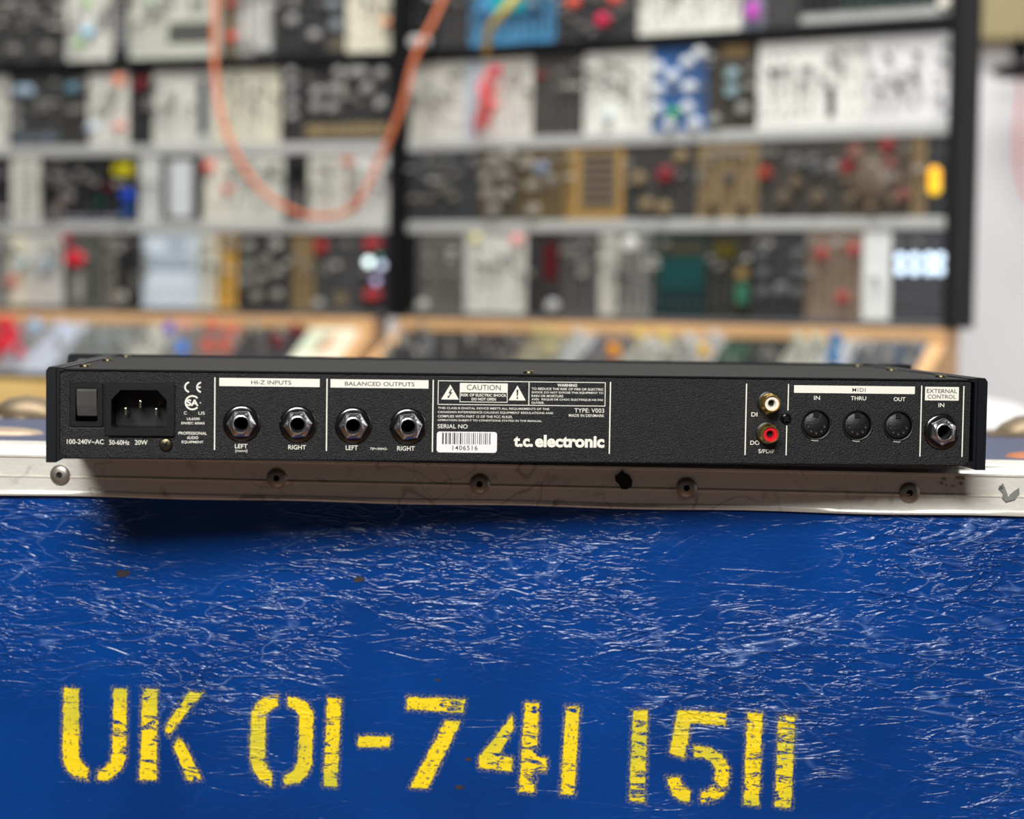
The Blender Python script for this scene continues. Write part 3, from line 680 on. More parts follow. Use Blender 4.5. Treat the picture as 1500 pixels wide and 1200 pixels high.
for s_, x1_, z_ in (('TO REDUCE THE RISK OF FIRE OR ELECTRIC', 36.9, -40.0), ('SHOCK DO NOT EXPOSE THIS EQUIPMENT TO', 36.9, -41.75), ('RAIN OR MOISTURE', 17.9, -43.35), ('AVIS:  RISQUE DE CHOC ELECTRIQUE-NE PAS', 36.8, -45.05), ('OUVRIR.', 9.0, -46.6)):
    ptext(s_, 2.9, x1_, z_, 1.1, bold=0.012)
for s_, x1_, z_ in (('THIS CLASS B DIGITAL DEVICE MEETS ALL REQUIREMENTS OF THE', 11.4, -49.6), ('CANADIAN INTERFERENCE-CAUSING EQUIPMENT REGULATIONS AND', 13.3, -51.5), ('COMPLIES WITH PART 15 OF THE FCC RULES.', -5.9, -53.4), ('OPERATION SUBJECT TO CONDITIONS STATED IN THE MANUAL', 7.9, -55.35)):
    ptext(s_, -41.1, x1_, z_, 1.15, bold=0.008)
ptext('SERIAL NO', -41.1, -27.0, -58.1, 1.95, bold=0.004)
ptext('TYPE: V003', 23.3, 37.4, -50.0, 2.0, bold=0.003); ptext('MADE IN DENMARK', 20.7, 37.5, -52.4, 1.3, bold=0.004)
# maker's lettering, heavy rounded lower case
lg = ptext('t.c.', -5.2, 3.9, -64.95, 5.1, bold=0.042, name='maker_lettering', spacing=1.0)
lg2 = ptext('electronic', 4.9, 37.8, -64.65, 5.9, bold=0.042, name='maker_lettering', spacing=1.0)
# serial sticker
st_ = MB(); pr = rrect(mu(-41.4), mu(-13.1), mz(-70.4), mz(-60.6), 0.0013, 5)
st_.prism(pr, -0.00015, 0.0)
sticker = st_.build('serial_sticker', mat('white_label_paper', (240, 240, 242), 0.45), dev)
bc = MB(); bc.keep = True; random.seed(11); x = -38.9
while x < -16.3:
    w_ = random.choice((0.28, 0.28, 0.5, 0.75)); bc.add([(mu(x), -0.0002, mz(-66.5)), (mu(min(x+w_, -16.2)), -0.0002, mz(-66.5)), (mu(min(x+w_, -16.2)), -0.0002, mz(-61.1)), (mu(x), -0.0002, mz(-61.1))], [(0, 1, 2, 3)])
    x += w_ + random.choice((0.35, 0.5, 0.7))
bc.build('barcode', mat('barcode_ink', (72, 62, 68), 0.6), sticker)
ptext('1406516', -34.0, -22.2, -68.2, 2.2, ink_k, y=-0.0002, bold=0.006, parent=sticker, spacing=1.15)

# ================================================================ SYNTHESISER CABINETS
HINGE = (-0.175, 2.971)
ZL = [0.509, 0.3755, 0.238, 0.114, -0.0235]        # row boundaries relative to the camera
dL = np.array([-0.175+0.8595, 2.971-3.2058]); dL /= np.linalg.norm(dL)
dR = np.array([0.580+0.175, 2.5345-2.971]); dR /= np.linalg.norm(dR)
fL = Frame((HINGE[0], HINGE[1], ZC), (dL[0], dL[1], 0), (0, 0, 1))
fR = Frame((HINGE[0], HINGE[1], ZC), (dR[0], dR[1], 0), (0, 0, 1))
LEN_L, LEN_R = 1.02, 0.8755
silver = mat('brushed_rail', (182, 184, 182), 0.45, 0.1, var=0.1, scale=30)
wood = mat('pale_beech', (212, 168, 118), 0.5, var=0.22, scale=18)
wood_o = mat('varnished_pine', (255, 208, 134), 0.42, var=0.18, scale=12)
DZ = -0.128; FW = 0.15
def cabinet(fr, side, u0, u1, lab):
    cab = empty('synth_cabinet', fr.matrix(0, -ZC, 0)); tag(cab, lab, 'synthesizer')
    g = 0.0005
    for a, b_ in ((u0, u0+0.012), (u1-0.012, u1)):
        bevel(MB().box(a, b_, -0.014, 0.09, cz(-0.0255), cz(0.522)).build('side_post', black_paint, cab), 0.002)
    MB().box(u0+0.0121, u1-0.0121, 0.082, 0.0899, cz(-0.0255), cz(0.522)).build('back_panel', black_paint, cab)
    bevel(MB().box(u0+0.0121, u1-0.0121, -0.013, 0.0815, cz(0.3755-0.0090), cz(0.3755+0.0085)).build('cross_beam', black_paint, cab), 0.001)
    MB().box(u0+0.0121, u1-0.0121, -0.013, 0.0815, cz(0.509), cz(0.522)).build('cross_beam', black_paint, cab)
    for z in (0.238, 0.114):
        bevel(MB().box(u0+0.0121, u1-0.0121, -0.006, 0.03, cz(z-0.0085), cz(z+0.0085)).build('mounting_rail', silver, cab), 0.002)
    bevel(MB().box(u0+0.0121, u1-0.0121, -0.004, 0.03, cz(-0.0255), cz(-0.0165)).build('mounting_rail', mat('grey_rail', (96, 98, 102), 0.5, 0.3), cab), 0.002)
    return cab
cabinet(fL, 'left', -LEN_L, -0.0055, 'black framed modular synthesizer cabinet at the left, rows of modules between silver rails')
cabinet(fR, 'right', 0.001, LEN_R, 'black framed modular synthesizer cabinet at the right, angled towards the camera')
# desk carrying both cabinets
def desk(fr, u0, u1, lab, wfront):
    dk = empty('sloping_desk', fr.matrix(0, -ZC, 0)); tag(dk, lab, 'desk')
    bevel(MB().box(u0, u1, -0.012, 0.05, cz(-0.0450), cz(-0.0260)).build('wooden_shelf', wood, dk), 0.002)
    th = math.atan2(0.045-0.0+DZ*0-0.0, 1)
    # sloping deck
    b = MB(); P = [(-0.012, -0.0455), (-FW, DZ), (-FW, DZ-0.016), (-0.012, -0.0615)]
    v = [(u0+0.0215, y, cz(z)-0.026) for y, z in P] + [(u1-0.0215, y, cz(z)-0.026) for y, z in P]
    b.add(v, [(0, 1, 5, 4), (1, 2, 6, 5), (2, 3, 7, 6), (3, 0, 4, 7), (0, 3, 2, 1), (4, 5, 6, 7)]); b.build('sloping_deck', black_paint, dk)
    for a in (u0, u1-0.021):
        b = MB(); P = [(-0.0125, cz(-0.0455)), (0.045, cz(-0.0455)), (0.045, 0.001), (-FW-0.001, 0.001), (-FW-0.001, cz(DZ)+0.004)]
        n = len(P); v = [(a, y, z) for y, z in P] + [(a+0.021, y, z) for y, z in P]
        b.add(v, [tuple(range(n)), tuple(range(n, 2*n))[::-1]] + [(i, (i+1) % n, n+(i+1) % n, n+i) for i in range(n)]); b.build('side_cheek', wood, dk)
    bevel(MB().box(u0, u1, -FW-0.022, -FW-0.0015, cz(DZ-0.16), cz(DZ-0.004)).build('front_board', wfront, dk), 0.002)
    return dk
desk(fL, -LEN_L, -0.042, 'wooden sloping desk under the left synthesizer cabinet', wood_o)
desk(fR, 0.001, fR.at(1390, 480)[0], 'wooden sloping desk under the right synthesizer cabinet', wood)

# ---- modules
W=(214,213,205); CR=(218,214,192); G=(150,150,145); DG=(66,66,66); D=(46,46,48); K=(16,16,19); S=(62,70,78); T=(120,108,90); OC=(170,136,82)
BL=(62,104,160); SB=(70,150,195); WB=(205,216,224); RD=(180,46,46); PK=(226,110,96); LG=(184,186,184); BW=(236,238,232)
_km = {}
def knob_mesh(r, col):
    k = (round(r, 4), tuple(col))
    if k not in _km:
        b = MB(); b.lathe(0, 0, [(r, -0.0021), (r, -0.006), (r*0.86, -0.0075), (r*0.80, -0.014), (r*0.72, -0.0155), (0.0001, -0.0155)], 14)
        b.box(-r*0.08, r*0.08, -0.0160, -0.0150, 0, r*0.7)
        _km[k] = b.mesh('knob', mat('knob_cap', col, 0.35, 0.0))
    return _km[k]
_lm = {}
def led_mesh(r, col, e):
    k = (round(r, 4), tuple(col), e)
    if k not in _lm:
        b = MB(); b.lathe(0, 0, [(r, -0.0021), (r, -0.004), (r*0.6, -0.006), (0.0001, -0.0066)], 10)
        _lm[k] = b.mesh('lamp', mat('lit_lamp', col, 0.3, 0, emit=e))
    return _lm[k]
nut_c = mat('jack_nut', (150, 150, 150), 0.3, 0.8); nut_w = mat('pale_jack_nut', (196, 196, 192), 0.4, 0.2); nut_t = mat('tan_jack_nut', (150, 130, 100), 0.4, 0.3); hole_c = mat('jack_hole', (10, 10, 11), 0.7)
def jack_field(pts, r=0.0032):
    b = MB()
    for (u, v) in pts:
        b.cur = 0; b.lathe(u, v, [(r, -0.0021), (r, -0.0040), (r*0.62, -0.0042)], 8); b.cur = 1; b.add([(u+r*0.62*math.cos(i*PI/4), -0.0038, v+r*0.62*math.sin(i*PI/4)) for i in range(8)], [tuple(range(8))])
    return b
def module(fr, u0, u1, z0, z1, col, label, feats, group, cat='synth module', auto=True, seed=0, depth=0.022):
    rng = random.Random(seed)
    g = 0.0006; u0 += g; u1 -= g
    uc = (u0+u1)/2
    root = empty('synth_module', fr.matrix(uc, z0, 0)); tag(root, label, cat, group)
    hw, h = (u1-u0)/2, z1-z0
    lum = sum(col)/3
    b = MB(); b.box(-hw, hw, -0.0020, 0, 0.0008, h-0.0008); b.box(-hw*0.85, hw*0.85, 0.0001, depth, 0.012, h-0.012)
    b.build('panel', mat('panel_paint', col, 0.45, var=0.06, scale=30), root)
    occ = []
    def P(px, py):
        u, v = fr.at(px, py); return u-uc, v-z0
    def inside(u, v, m=0.0): return -hw+m <= u <= hw-m and m <= v <= h-m
    for f in feats:
        if f[0] == 'k' or f[0] == 'l':
            u, v = P(f[1], f[2]); r = f[3]/1000
            u = max(-hw+min(r, hw), min(hw-min(r, hw), u)); v = max(r+0.001, min(h-r-0.001, v)); occ.append((u, v, r+0.002))
            if f[0] == 'k': link('knob', knob_mesh(r, f[4]), root, Matrix.Translation((u, 0, v)) @ Matrix.Rotation(rng.uniform(-2, 2), 4, 'Y'))
            else: link('lamp', led_mesh(r, f[4], f[5]), root, Matrix.Translation((u, 0, v)))
        elif f[0] == 'r':
            a, b_ = P(f[1], f[2]), P(f[3], f[4]); ua, ub = sorted((a[0], b_[0])); va, vb = sorted((a[1], b_[1]))
            ua = max(ua, -hw+0.001); ub = min(ub, hw-0.001); va = max(va, 0.003); vb = min(vb, h-0.003)
            if ub-ua > 0.001 and vb-va > 0.001:
                MB().box(ua, ub, -0.0028, -0.0020, va, vb).build(f[6] if len(f) > 6 else 'inlay', mat('inlay_paint', f[5], 0.35), root)
                occ.append(((ua+ub)/2, (va+vb)/2, max(ub-ua, vb-va)/2)) if len(f) > 7 else None
        elif f[0] in 'bv':
            a, b_ = P(f[2], f[3]), P(f[4], f[5]); ua, ub = sorted((a[0], b_[0])); va, vb = sorted((a[1], b_[1]))
            ua = max(ua, -hw+0.001); ub = min(ub, hw-0.001); n = f[1]
            me_ = None
            for i in range(n):
                if f[0] == 'b': vv_ = va+(vb-va)*(i+0.5)/n; bx = (ua, ub, vv_-(vb-va)/n*0.27, vv_+(vb-va)/n*0.27)
                else: uu_ = ua+(ub-ua)*(i+0.5)/n; bx = (uu_-(ub-ua)/n*0.27, uu_+(ub-ua)/n*0.27, va, vb)
                MB().box(bx[0], bx[1], -0.0030, -0.0020, bx[2], bx[3]).build('slider' if f[0] == 'v' else 'strip', mat('strip_paint', f[6], 0.4), root)
            occ.append(((ua+ub)/2, (va+vb)/2, max((ub-ua), (vb-va))/2*0.9))
    if auto:
        pts = []; kn = []
        nc = max(1, int(hw*2/0.0135)); nr = 9; jit = 0.003 if lum > 170 else 0.001
        kc = (128, 128, 124) if lum > 120 else (128, 126, 122)
        for i in range(nc):
            for j in range(nr):
                u = -hw + 2*hw*(i+0.5)/nc + rng.uniform(-jit, jit); v = 0.012 + (h-0.024)*(j+0.5)/nr + rng.uniform(-jit, jit)
                if any(abs(u-o[0]) < o[2]+0.004 and abs(v-o[1]) < o[2]+0.004 for o in occ): continue
                if not inside(u, v, 0.004): continue
                q = rng.random()
                if j >= nr//2 and q < 0.28: kn.append((u, v))
                elif q < (0.72 if lum > 170 else 0.92): pts.append((u, v))
        for u, v in kn:
            link('knob', knob_mesh(0.0048, kc if rng.random() < 0.75 else (170, 168, 162)), root, Matrix.Translation((u, 0, v)) @ Matrix.Rotation(rng.uniform(-2, 2), 4, 'Y'))
        if pts: tag(jack_field(pts, 0.0028 if lum > 170 else 0.0036).build('jack_field', [nut_w if lum > 170 else (nut_t if col[0]-col[2] > 14 else nut_c), hole_c], root), kind='stuff')
    return root

# (first x, last x, panel colour, description, details) along each row, as measured on the photograph
def kk(col, r, *pp): return [('k', x, y, r, col) for x, y in pp]
gk = (158, 158, 156)
ROWS_L = {
 0: [(-110, 0, DG, 'dark grey module', kk(gk, 7, (-60, 60))), (0, 98, DG, 'dark grey module with pale knobs low down', kk((128, 124, 118), 9, (22, 74), (72, 72))),
     (98, 165, W, 'white module with a pale blue knob', kk((150, 200, 225), 10, (131, 48)) + kk((150, 200, 120), 7, (131, 4), (118, 66))),
     (165, 190, D, 'narrow black module with white dashes', [('b', 7, 170, 0, 186, 70, (150, 150, 150))]),
     (190, 325, (196, 198, 186), 'wide cream grey module with a dark grille', [('r', 247, 34, 318, 62, (84, 86, 82), 'grille', 1)] + kk((90, 140, 80), 5, (222, 5))),
     (325, 348, T, 'narrow taupe module with two red plugs', kk(RD, 7, (340, 5)) + kk((214, 80, 70), 8, (343, 55))),
     (348, 400, G, 'grey module with dark lines', [('v', 3, 352, 5, 395, 60, (190, 190, 186))] + kk(LG, 8, (385, 70), (412, 70))),
     (400, 480, D, 'black module with one low grey knob', kk(gk, 9, (463, 52), (430, 30))),
     (480, 508, DG, 'narrow dark grey module with one grey knob', kk((130, 140, 145), 9, (494, 38), (490, 8)) + [('r', 482, 55, 508, 72, (110, 100, 84))]),
     (508, 579, CR, 'cream module with an orange lamp', kk((226, 150, 110), 8, (572, 34)))],
 1: [(-110, 14, W, 'white module', []), (14, 90, DG, 'dark grey module with a pale blue knob', kk((150, 172, 190), 10, (32, 134), (43, 134)) + kk(gk, 7, (26, 162), (26, 184)) + [('r', 20, 198, 88, 206, (110, 124, 136))]),
     (90, 130, (60, 58, 56), 'dark brownish module with a teal knob', kk((92, 132, 150), 10, (109, 130)) + kk((120, 118, 114), 8, (109, 163))),
     (130, 190, W, 'white module with an orange knob', kk((240, 150, 120), 10, (177, 118)) + kk((216, 110, 104), 7, (178, 186)) + kk((190, 204, 220), 8, (138, 188))),
     (190, 225, (38, 38, 42), 'narrow black module with a red knob', kk((130, 40, 50), 7, (212, 120), (207, 128))),
     (225, 286, (206, 206, 198), 'pale grey module with faint print', kk((180, 180, 174), 8, (258, 135))),
     (286, 312, LG, 'narrow grey module with a black slot', [('r', 293, 118, 304, 196, (12, 13, 15), 'slot', 1)]),
     (312, 344, CR, 'narrow cream module behind the orange cable', []), (344, 412, (208, 206, 186), 'cream module dotted with jacks', []),
     (412, 446, D, 'black module with stacked grey knobs', kk(gk, 8, (430, 104), (430, 126), (430, 150), (430, 170))),
     (446, 579, (50, 48, 48), 'wide black module with grey knobs and gold foot', kk(gk, 9, (500, 106), (520, 106), (533, 106), (561, 108), (540, 130), (560, 152), (466, 135), (490, 132), (466, 157), (490, 158)) + [('r', 420, 184, 572, 198, (150, 132, 96))])],
 2: [(-110, 17, K, 'black module', kk(gk, 7, (5, 310))), (17, 60, (206, 205, 196), 'white module with rows of dashes', [('b', 9, 30, 240, 50, 320, (160, 160, 156))]),
     (60, 205, (8, 9, 13), 'wide black module holding coloured knobs', kk((186, 176, 20), 11, (178, 250), (188, 250)) + kk((30, 76, 200), 10, (190, 287)) + kk((40, 80, 140), 9, (188, 312)) + kk((112, 106, 102), 13, (100, 290), (86, 310)) + kk((24, 66, 54), 9, (148, 298)) + kk((110, 30, 50), 5, (163, 276)) + [('r', 64, 315, 178, 322, (120, 120, 130))]),
     (205, 236, (200, 202, 200), 'narrow white module', []),
     (236, 298, (90, 90, 88), 'dark module with a tall pale screen', [('r', 250, 236, 282, 318, (200, 206, 208), 'screen', 1), ('r', 286, 232, 296, 318, (20, 22, 26), 'slot', 1)]),
     (298, 344, (212, 210, 196), 'cream module with red knobs', kk((214, 90, 76), 9, (308, 245)) + kk((206, 100, 90), 7, (335, 278))),
     (344, 417, (200, 202, 192), 'pale grey module dotted with jacks', []),
     (417, 452, D, 'narrow black module behind the orange cable', [('r', 426, 238, 446, 270, (10, 14, 16), 'slot', 1), ('r', 426, 285, 446, 318, (90, 92, 90))]),
     (452, 518, (196, 196, 186), 'grey module with rows of dark jacks', kk((190, 120, 100), 8, (515, 238))),
     (518, 579, (206, 208, 204), 'pale grey module beside the black post', kk((150, 60, 60), 8, (500, 294), (508, 294)))],
 3: [(-110, 14, G, 'grey module', []), (14, 42, CR, 'narrow cream module with a pale knob', kk((176, 196, 198), 11, (34, 388)) + kk((206, 120, 110), 9, (12, 412))),
     (42, 94, (196, 196, 190), 'pale grey module with a blue grey dial', kk((150, 164, 172), 13, (70, 389))),
     (94, 152, (84, 86, 80), 'dark green grey module with a red knob', kk((204, 40, 56), 13, (108, 378), (116, 380)) + kk((160, 60, 66), 8, (95, 350)) + [('r', 108, 398, 124, 440, (168, 166, 160), 'slider')]),
     (152, 172, (112, 108, 98), 'narrow taupe module', []), (172, 209, K, 'black module with a low pale knob', kk((150, 148, 140), 10, (178, 436)) + [('r', 190, 400, 206, 430, (90, 88, 84))]),
     (209, 292, (204, 216, 226), 'large pale blue module', [('b', 3, 218, 372, 284, 398, (138, 152, 164)), ('r', 245, 352, 275, 366, (150, 162, 174))]),
     (292, 318, (206, 206, 190), 'narrow cream module', []), (318, 348, (206, 160, 70), 'narrow gold module', [('r', 322, 346, 346, 368, (120, 108, 90))]),
     (348, 428, (44, 43, 42), 'black module crowded with grey knobs', kk((140, 138, 132), 9, (366, 362), (404, 358), (366, 390), (392, 382), (362, 412), (384, 408), (408, 400), (408, 432), (378, 434)) + kk((184, 184, 180), 8, (406, 360))),
     (428, 462, (128, 108, 74), 'narrow bronze module', []),
     (462, 532, (62, 62, 64), 'dark grey module with a dark red knob', kk((150, 30, 36), 11, (470, 362)) + kk(gk, 8, (466, 445)) + [('r', 490, 430, 510, 446, (130, 116, 84))]),
     (532, 579, (44, 40, 46), 'black module with lit lamps', [('l', 541, 384, 7, (225, 245, 245), 2.6), ('l', 560, 389, 6, (190, 200, 225), 1.5), ('l', 552, 412, 6, (170, 160, 200), 1.1), ('l', 556, 376, 4, (30, 150, 130), 1.0)] + kk((170, 60, 64), 9, (543, 358), (553, 358), (543, 432), (553, 432)))],
}
ROWS_R = {
 0: [(604, 642, K, 'narrow black module with a white plug', kk((200, 200, 196), 10, (612, 62), (624, 62))), (642, 690, DG, 'dark grey module behind the orange cable', []),
     (690, 815, (74, 142, 188), 'bright blue module with a teal screen', [('r', 724, -40, 768, 17, (20, 160, 160), 'screen', 1), ('r', 700, 20, 800, 28, (40, 84, 120))]),
     (815, 935, (58, 58, 60), 'black module with red knobs', kk((220, 96, 80), 10, (843, 4), (904, -2)) + kk((206, 50, 86), 11, (886, 30)) + kk((110, 108, 106), 6, (826, 16), (840, 28), (856, 40), (872, 50), (906, 24), (918, 12))),
     (935, 1086, (226, 226, 214), 'wide cream module', []), (1086, 1120, (120, 124, 140), 'blue grey module with a magenta lamp', kk((198, 84, 190), 9, (1105, 12), (1105, 22))),
     (1120, 1172, DG, 'dark grey module next to the green one', []),
     (1172, 1396, (16, 40, 34), 'wide dark green circuit module with a pale foot', [('r', 1172, 22, 1394, 36, (176, 178, 176)), ('r', 1176, -90, 1230, 14, (10, 12, 14), 'slot')] + kk((226, 224, 210), 10, (1393, 5)))],
 1: [(604, 636, (190, 188, 178), 'pale grey module', []), (636, 682, W, 'white module right of the orange cable', []), (682, 706, (186, 196, 206), 'narrow blue grey module', []),
     (706, 781, (214, 212, 204), 'white module with a string of red plugs', kk((228, 62, 92), 9, (729, 105)) + kk((230, 118, 116), 9, (722, 130), (716, 142), (724, 155)) + kk((214, 108, 104), 8, (715, 168), (708, 180))),
     (781, 856, (78, 76, 72), 'dark grey module dotted with jacks', kk((120, 54, 52), 7, (795, 112))),
     (856, 956, (232, 232, 224), 'bright white module with small dark jacks', kk((200, 220, 222), 8, (893, 171)) + kk((40, 44, 46), 4, (887, 126))),
     (956, 1036, (62, 106, 166), 'blue module with a lattice of white knobs', kk((222, 226, 228), 9, (966, 100), (1010, 92), (1032, 78), (988, 112), (966, 132), (1012, 128), (962, 160), (1010, 158), (984, 182), (1020, 188)) + kk((70, 170, 90), 8, (990, 166))),
     (1036, 1110, (66, 60, 52), 'brown module with a pale blue knob', kk((138, 164, 170), 10, (1075, 110), (1075, 134)) + kk(gk, 8, (1049, 176), (1090, 160)) + [('r', 1060, 66, 1096, 84, (152, 124, 84))]),
     (1110, 1270, (234, 234, 228), 'wide bright white module with a dark slot', [('r', 1213, 128, 1224, 172, (54, 60, 62), 'slot', 1)] + kk((50, 66, 60), 6, (1133, 106), (1186, 103)) ),
     (1270, 1397, (230, 230, 232), 'wide white module with scribbled markings', kk((110, 114, 112), 5, (1304, 84), (1346, 80), (1320, 128), (1344, 118), (1378, 145), (1383, 90), (1290, 134)))],
 2: [(604, 700, (56, 60, 64), 'slate module with a dotted lower half', [('r', 606, 234, 640, 270, (50, 60, 68))] + kk((120, 112, 100), 6, (610, 292), (630, 292), (650, 280), (668, 290))),
     (700, 765, (74, 68, 56), 'brown module crowded with silver knobs', kk((146, 142, 134), 10, (726, 238), (748, 230), (716, 262), (740, 256), (718, 285), (742, 286), (726, 308))),
     (765, 830, (98, 84, 56), 'bronze module with grey knobs', kk((132, 144, 170), 10, (796, 247)) + kk((150, 144, 132), 10, (784, 272), (784, 308), (764, 240))),
     (830, 915, (168, 134, 74), 'gold module with dark stripes', [('r', 852, 222, 904, 306, (122, 108, 88)), ('b', 6, 856, 226, 900, 302, (66, 62, 58))]),
     (915, 1022, (62, 60, 58), 'dark module with a crimson knob', kk((136, 44, 54), 12, (977, 256)) + kk((140, 122, 92), 10, (938, 262), (950, 300), (975, 305), (1000, 230))),
     (1022, 1112, (138, 118, 86), 'tan module with fine dots', kk((74, 74, 76), 9, (1070, 262)) + kk((34, 34, 36), 7, (1046, 306), (1090, 306))),
     (1112, 1232, (66, 62, 58), 'dark taupe module with an orange red knob', kk((156, 62, 52), 10, (1116, 254)) + kk((110, 98, 82), 10, (1150, 290), (1200, 290), (1168, 268)) + kk((100, 102, 104), 8, (1200, 248), (1180, 240))),
     (1232, 1335, (78, 72, 62), 'dark brown module with a large brown dial', kk((104, 92, 78), 32, (1280, 266)) + kk((128, 112, 94), 7, (1242, 262), (1250, 290), (1280, 303), (1312, 292), (1318, 262), (1262, 232), (1294, 230)) + kk((140, 52, 56), 10, (1233, 245), (1302, 214)) + kk((140, 90, 84), 9, (1254, 222), (1306, 240), (1325, 285))),
     (1335, 1358, (128, 108, 78), 'narrow tan module', []), (1358, 1397, (44, 46, 50), 'black module with a glowing yellow lamp', [('l', 1370, 254, 9, (250, 180, 30), 0.85), ('l', 1370, 276, 9, (250, 196, 40), 0.85), ('l', 1370, 265, 9, (250, 180, 30), 0.85)])],
 3: [(604, 612, K, 'narrow black blank plate', []), (612, 682, (104, 104, 98), 'grey module dotted with jacks', kk((170, 172, 166), 9, (622, 448))),
     (682, 772, (206, 208, 200), 'white module with pastel knobs on top', kk((222, 214, 160), 8, (700, 346)) + kk((236, 170, 166), 10, (760, 348))),
     (772, 822, (46, 44, 44), 'black module with a dark red stripe', [('r', 800, 356, 816, 410, (84, 16, 26), 'stripe', 1)] + kk((176, 178, 180), 10, (812, 448))),
     (822, 878, (84, 82, 80), 'grey module with rows of small jacks', []), (878, 904, (196, 196, 184), 'narrow cream module', []),
     (904, 956, (128, 128, 124), 'grey module with a bright knob', kk((212, 214, 210), 12, (925, 358)) + kk((60, 60, 60), 7, (912, 406))),
     (956, 1036, (16, 44, 46), 'dark green module', [('v', 7, 966, 376, 1032, 424, (20, 78, 76)), ('r', 966, 352, 1032, 374, (66, 64, 50))] ),
     (1036, 1104, (44, 44, 38), 'black module with a dim yellow display', [('r', 1048, 356, 1078, 376, (80, 72, 16), 'display', 1)] + kk((150, 124, 80), 9, (1090, 402)) + kk((62, 122, 98), 9, (1090, 424), (1090, 438))),
     (1104, 1180, (52, 52, 54), 'dark grey module with columns of grey knobs', kk((96, 98, 100), 9, (1120, 374), (1120, 400), (1120, 428), (1172, 374), (1172, 400), (1172, 428)) + kk((108, 110, 114), 10, (1146, 424))),
     (1180, 1264, (128, 112, 98), 'taupe module with red lamps in its corners', kk((164, 70, 68), 9, (1206, 372), (1252, 366), (1236, 436))),
     (1264, 1306, (222, 226, 224), 'tall white blank module', [('k', 1283, 406, 5, (190, 192, 190))]),
     (1306, 1393, (70, 72, 78), 'dark grey module with eight lit white lamps', [('l', 1320+21*i, 378+18*j, 6.5, (212, 234, 255), 1.7) for i in range(4) for j in range(2)])],
}
rown = {0: 'top row', 1: 'second row', 2: 'third row', 3: 'fourth row'}
ordn = ['first', 'second', 'third', 'fourth', 'fifth', 'sixth', 'seventh', 'eighth', 'ninth', 'tenth', 'eleventh', 'twelfth', 'thirteenth', 'fourteenth', 'fifteenth']
def auto_ok(desc): return 'blank' not in desc and 'white module with rows of dashes' not in desc
for side, fr, ROWS in (('left', fL, ROWS_L), ('right', fR, ROWS_R)):
    for r, items in ROWS.items():
        zt, zb = ZL[r], ZL[r+1]
        zt -= 0.0093 if r in (0, 1) else 0.0088; zb += {0: 0.0088, 1: 0.0088, 2: 0.0088, 3: 0.0075}[r]
        ym = {0: 40, 1: 150, 2: 275, 3: 395}[r]
        for i, (xa, xb, col, desc, ft) in enumerate(items):
            ua, ub = fr.at(xa, ym)[0], fr.at(xb, ym)[0]
            lo_, hi_ = (-LEN_L+0.0123, -0.0177) if side == 'left' else (0.0133, LEN_R-0.0123)
            ua, ub = max(ua, lo_), min(ub, hi_)
            if i == len(items)-1: ub = hi_
            if i == 0: ua = lo_
            narrow = (ub-ua) < 0.012
            vis = i if side == 'left' else i+1
            lab = f"{desc}, {ordn[max(0, vis-1)]} from left in {side} cabinet's {rown[r]}"
            if side == 'left' and i == 0: lab = f"{desc}, at the left picture edge, {rown[r]}"
            elif side == 'left' and i == len(items)-1: lab = f"{desc}, left of middle post, {rown[r]}"
            elif side == 'right' and i == len(items)-1: lab = f"{desc}, rightmost in {rown[r]}"
            module(fr, ua, ub, zb, zt, col, lab, ft, f'modules in the {side} cabinet', seed=100*r+i+(50 if side == 'left' else 0), auto=auto_ok(desc))

# ---- modules lying in the sloping desk
sl_len = math.hypot(FW-0.012, DZ+0.0455)
def slope_frame(fr):
    up = fr.n*(FW-0.012) + np.array([0, 0, -0.0455-DZ]); up /= np.linalg.norm(up)
    nrm_out = np.cross(fr.ex, up)      # towards the viewer and up
    O = fr.O + fr.n*(-FW+0.003) + np.array([0, 0, DZ+0.004])
    return Frame(O, fr.ex, up)
sL, sR = slope_frame(fL), slope_frame(fR)
SL = [(-110, 22, (150, 60, 70), 'crimson faced module', kk((210, 24, 50), 13, (10, 478), (4, 510), (40, 500))), (22, 60, (150, 150, 156), 'pale grey module with a blue knob', kk((150, 190, 220), 11, (52, 482)) + kk((200, 40, 60), 9, (30, 520))),
      (60, 108, (176, 182, 196), 'pale lilac module', kk((190, 200, 220), 11, (92, 486))), (108, 200, (112, 116, 114), 'grey module with many knobs', kk((130, 142, 142), 9, (120, 500), (150, 505), (175, 500))),
      (200, 245, (172, 172, 160), 'cream module with a purple knob', kk((110, 80, 190), 11, (262, 488))), (245, 285, (112, 112, 108), 'grey module with a bright blue knob', kk((60, 130, 226), 10, (280, 516)) + kk((220, 150, 140), 9, (248, 478))),
      (285, 350, (110, 96, 90), 'grey module ringed with red plugs', kk((206, 90, 70), 10, (298, 484), (320, 474), (340, 490), (306, 512), (330, 512))),
      (350, 440, (46, 46, 50), 'black module with dark red knobs', kk((110, 26, 34), 11, (407, 506), (436, 490)) + kk((150, 148, 130), 9, (372, 482))),
      (440, 568, (232, 228, 206), 'large cream white panel with faint coloured print', [('r', 446, 486, 470, 522, (206, 216, 190)), ('r', 474, 492, 486, 520, (238, 190, 160))])]
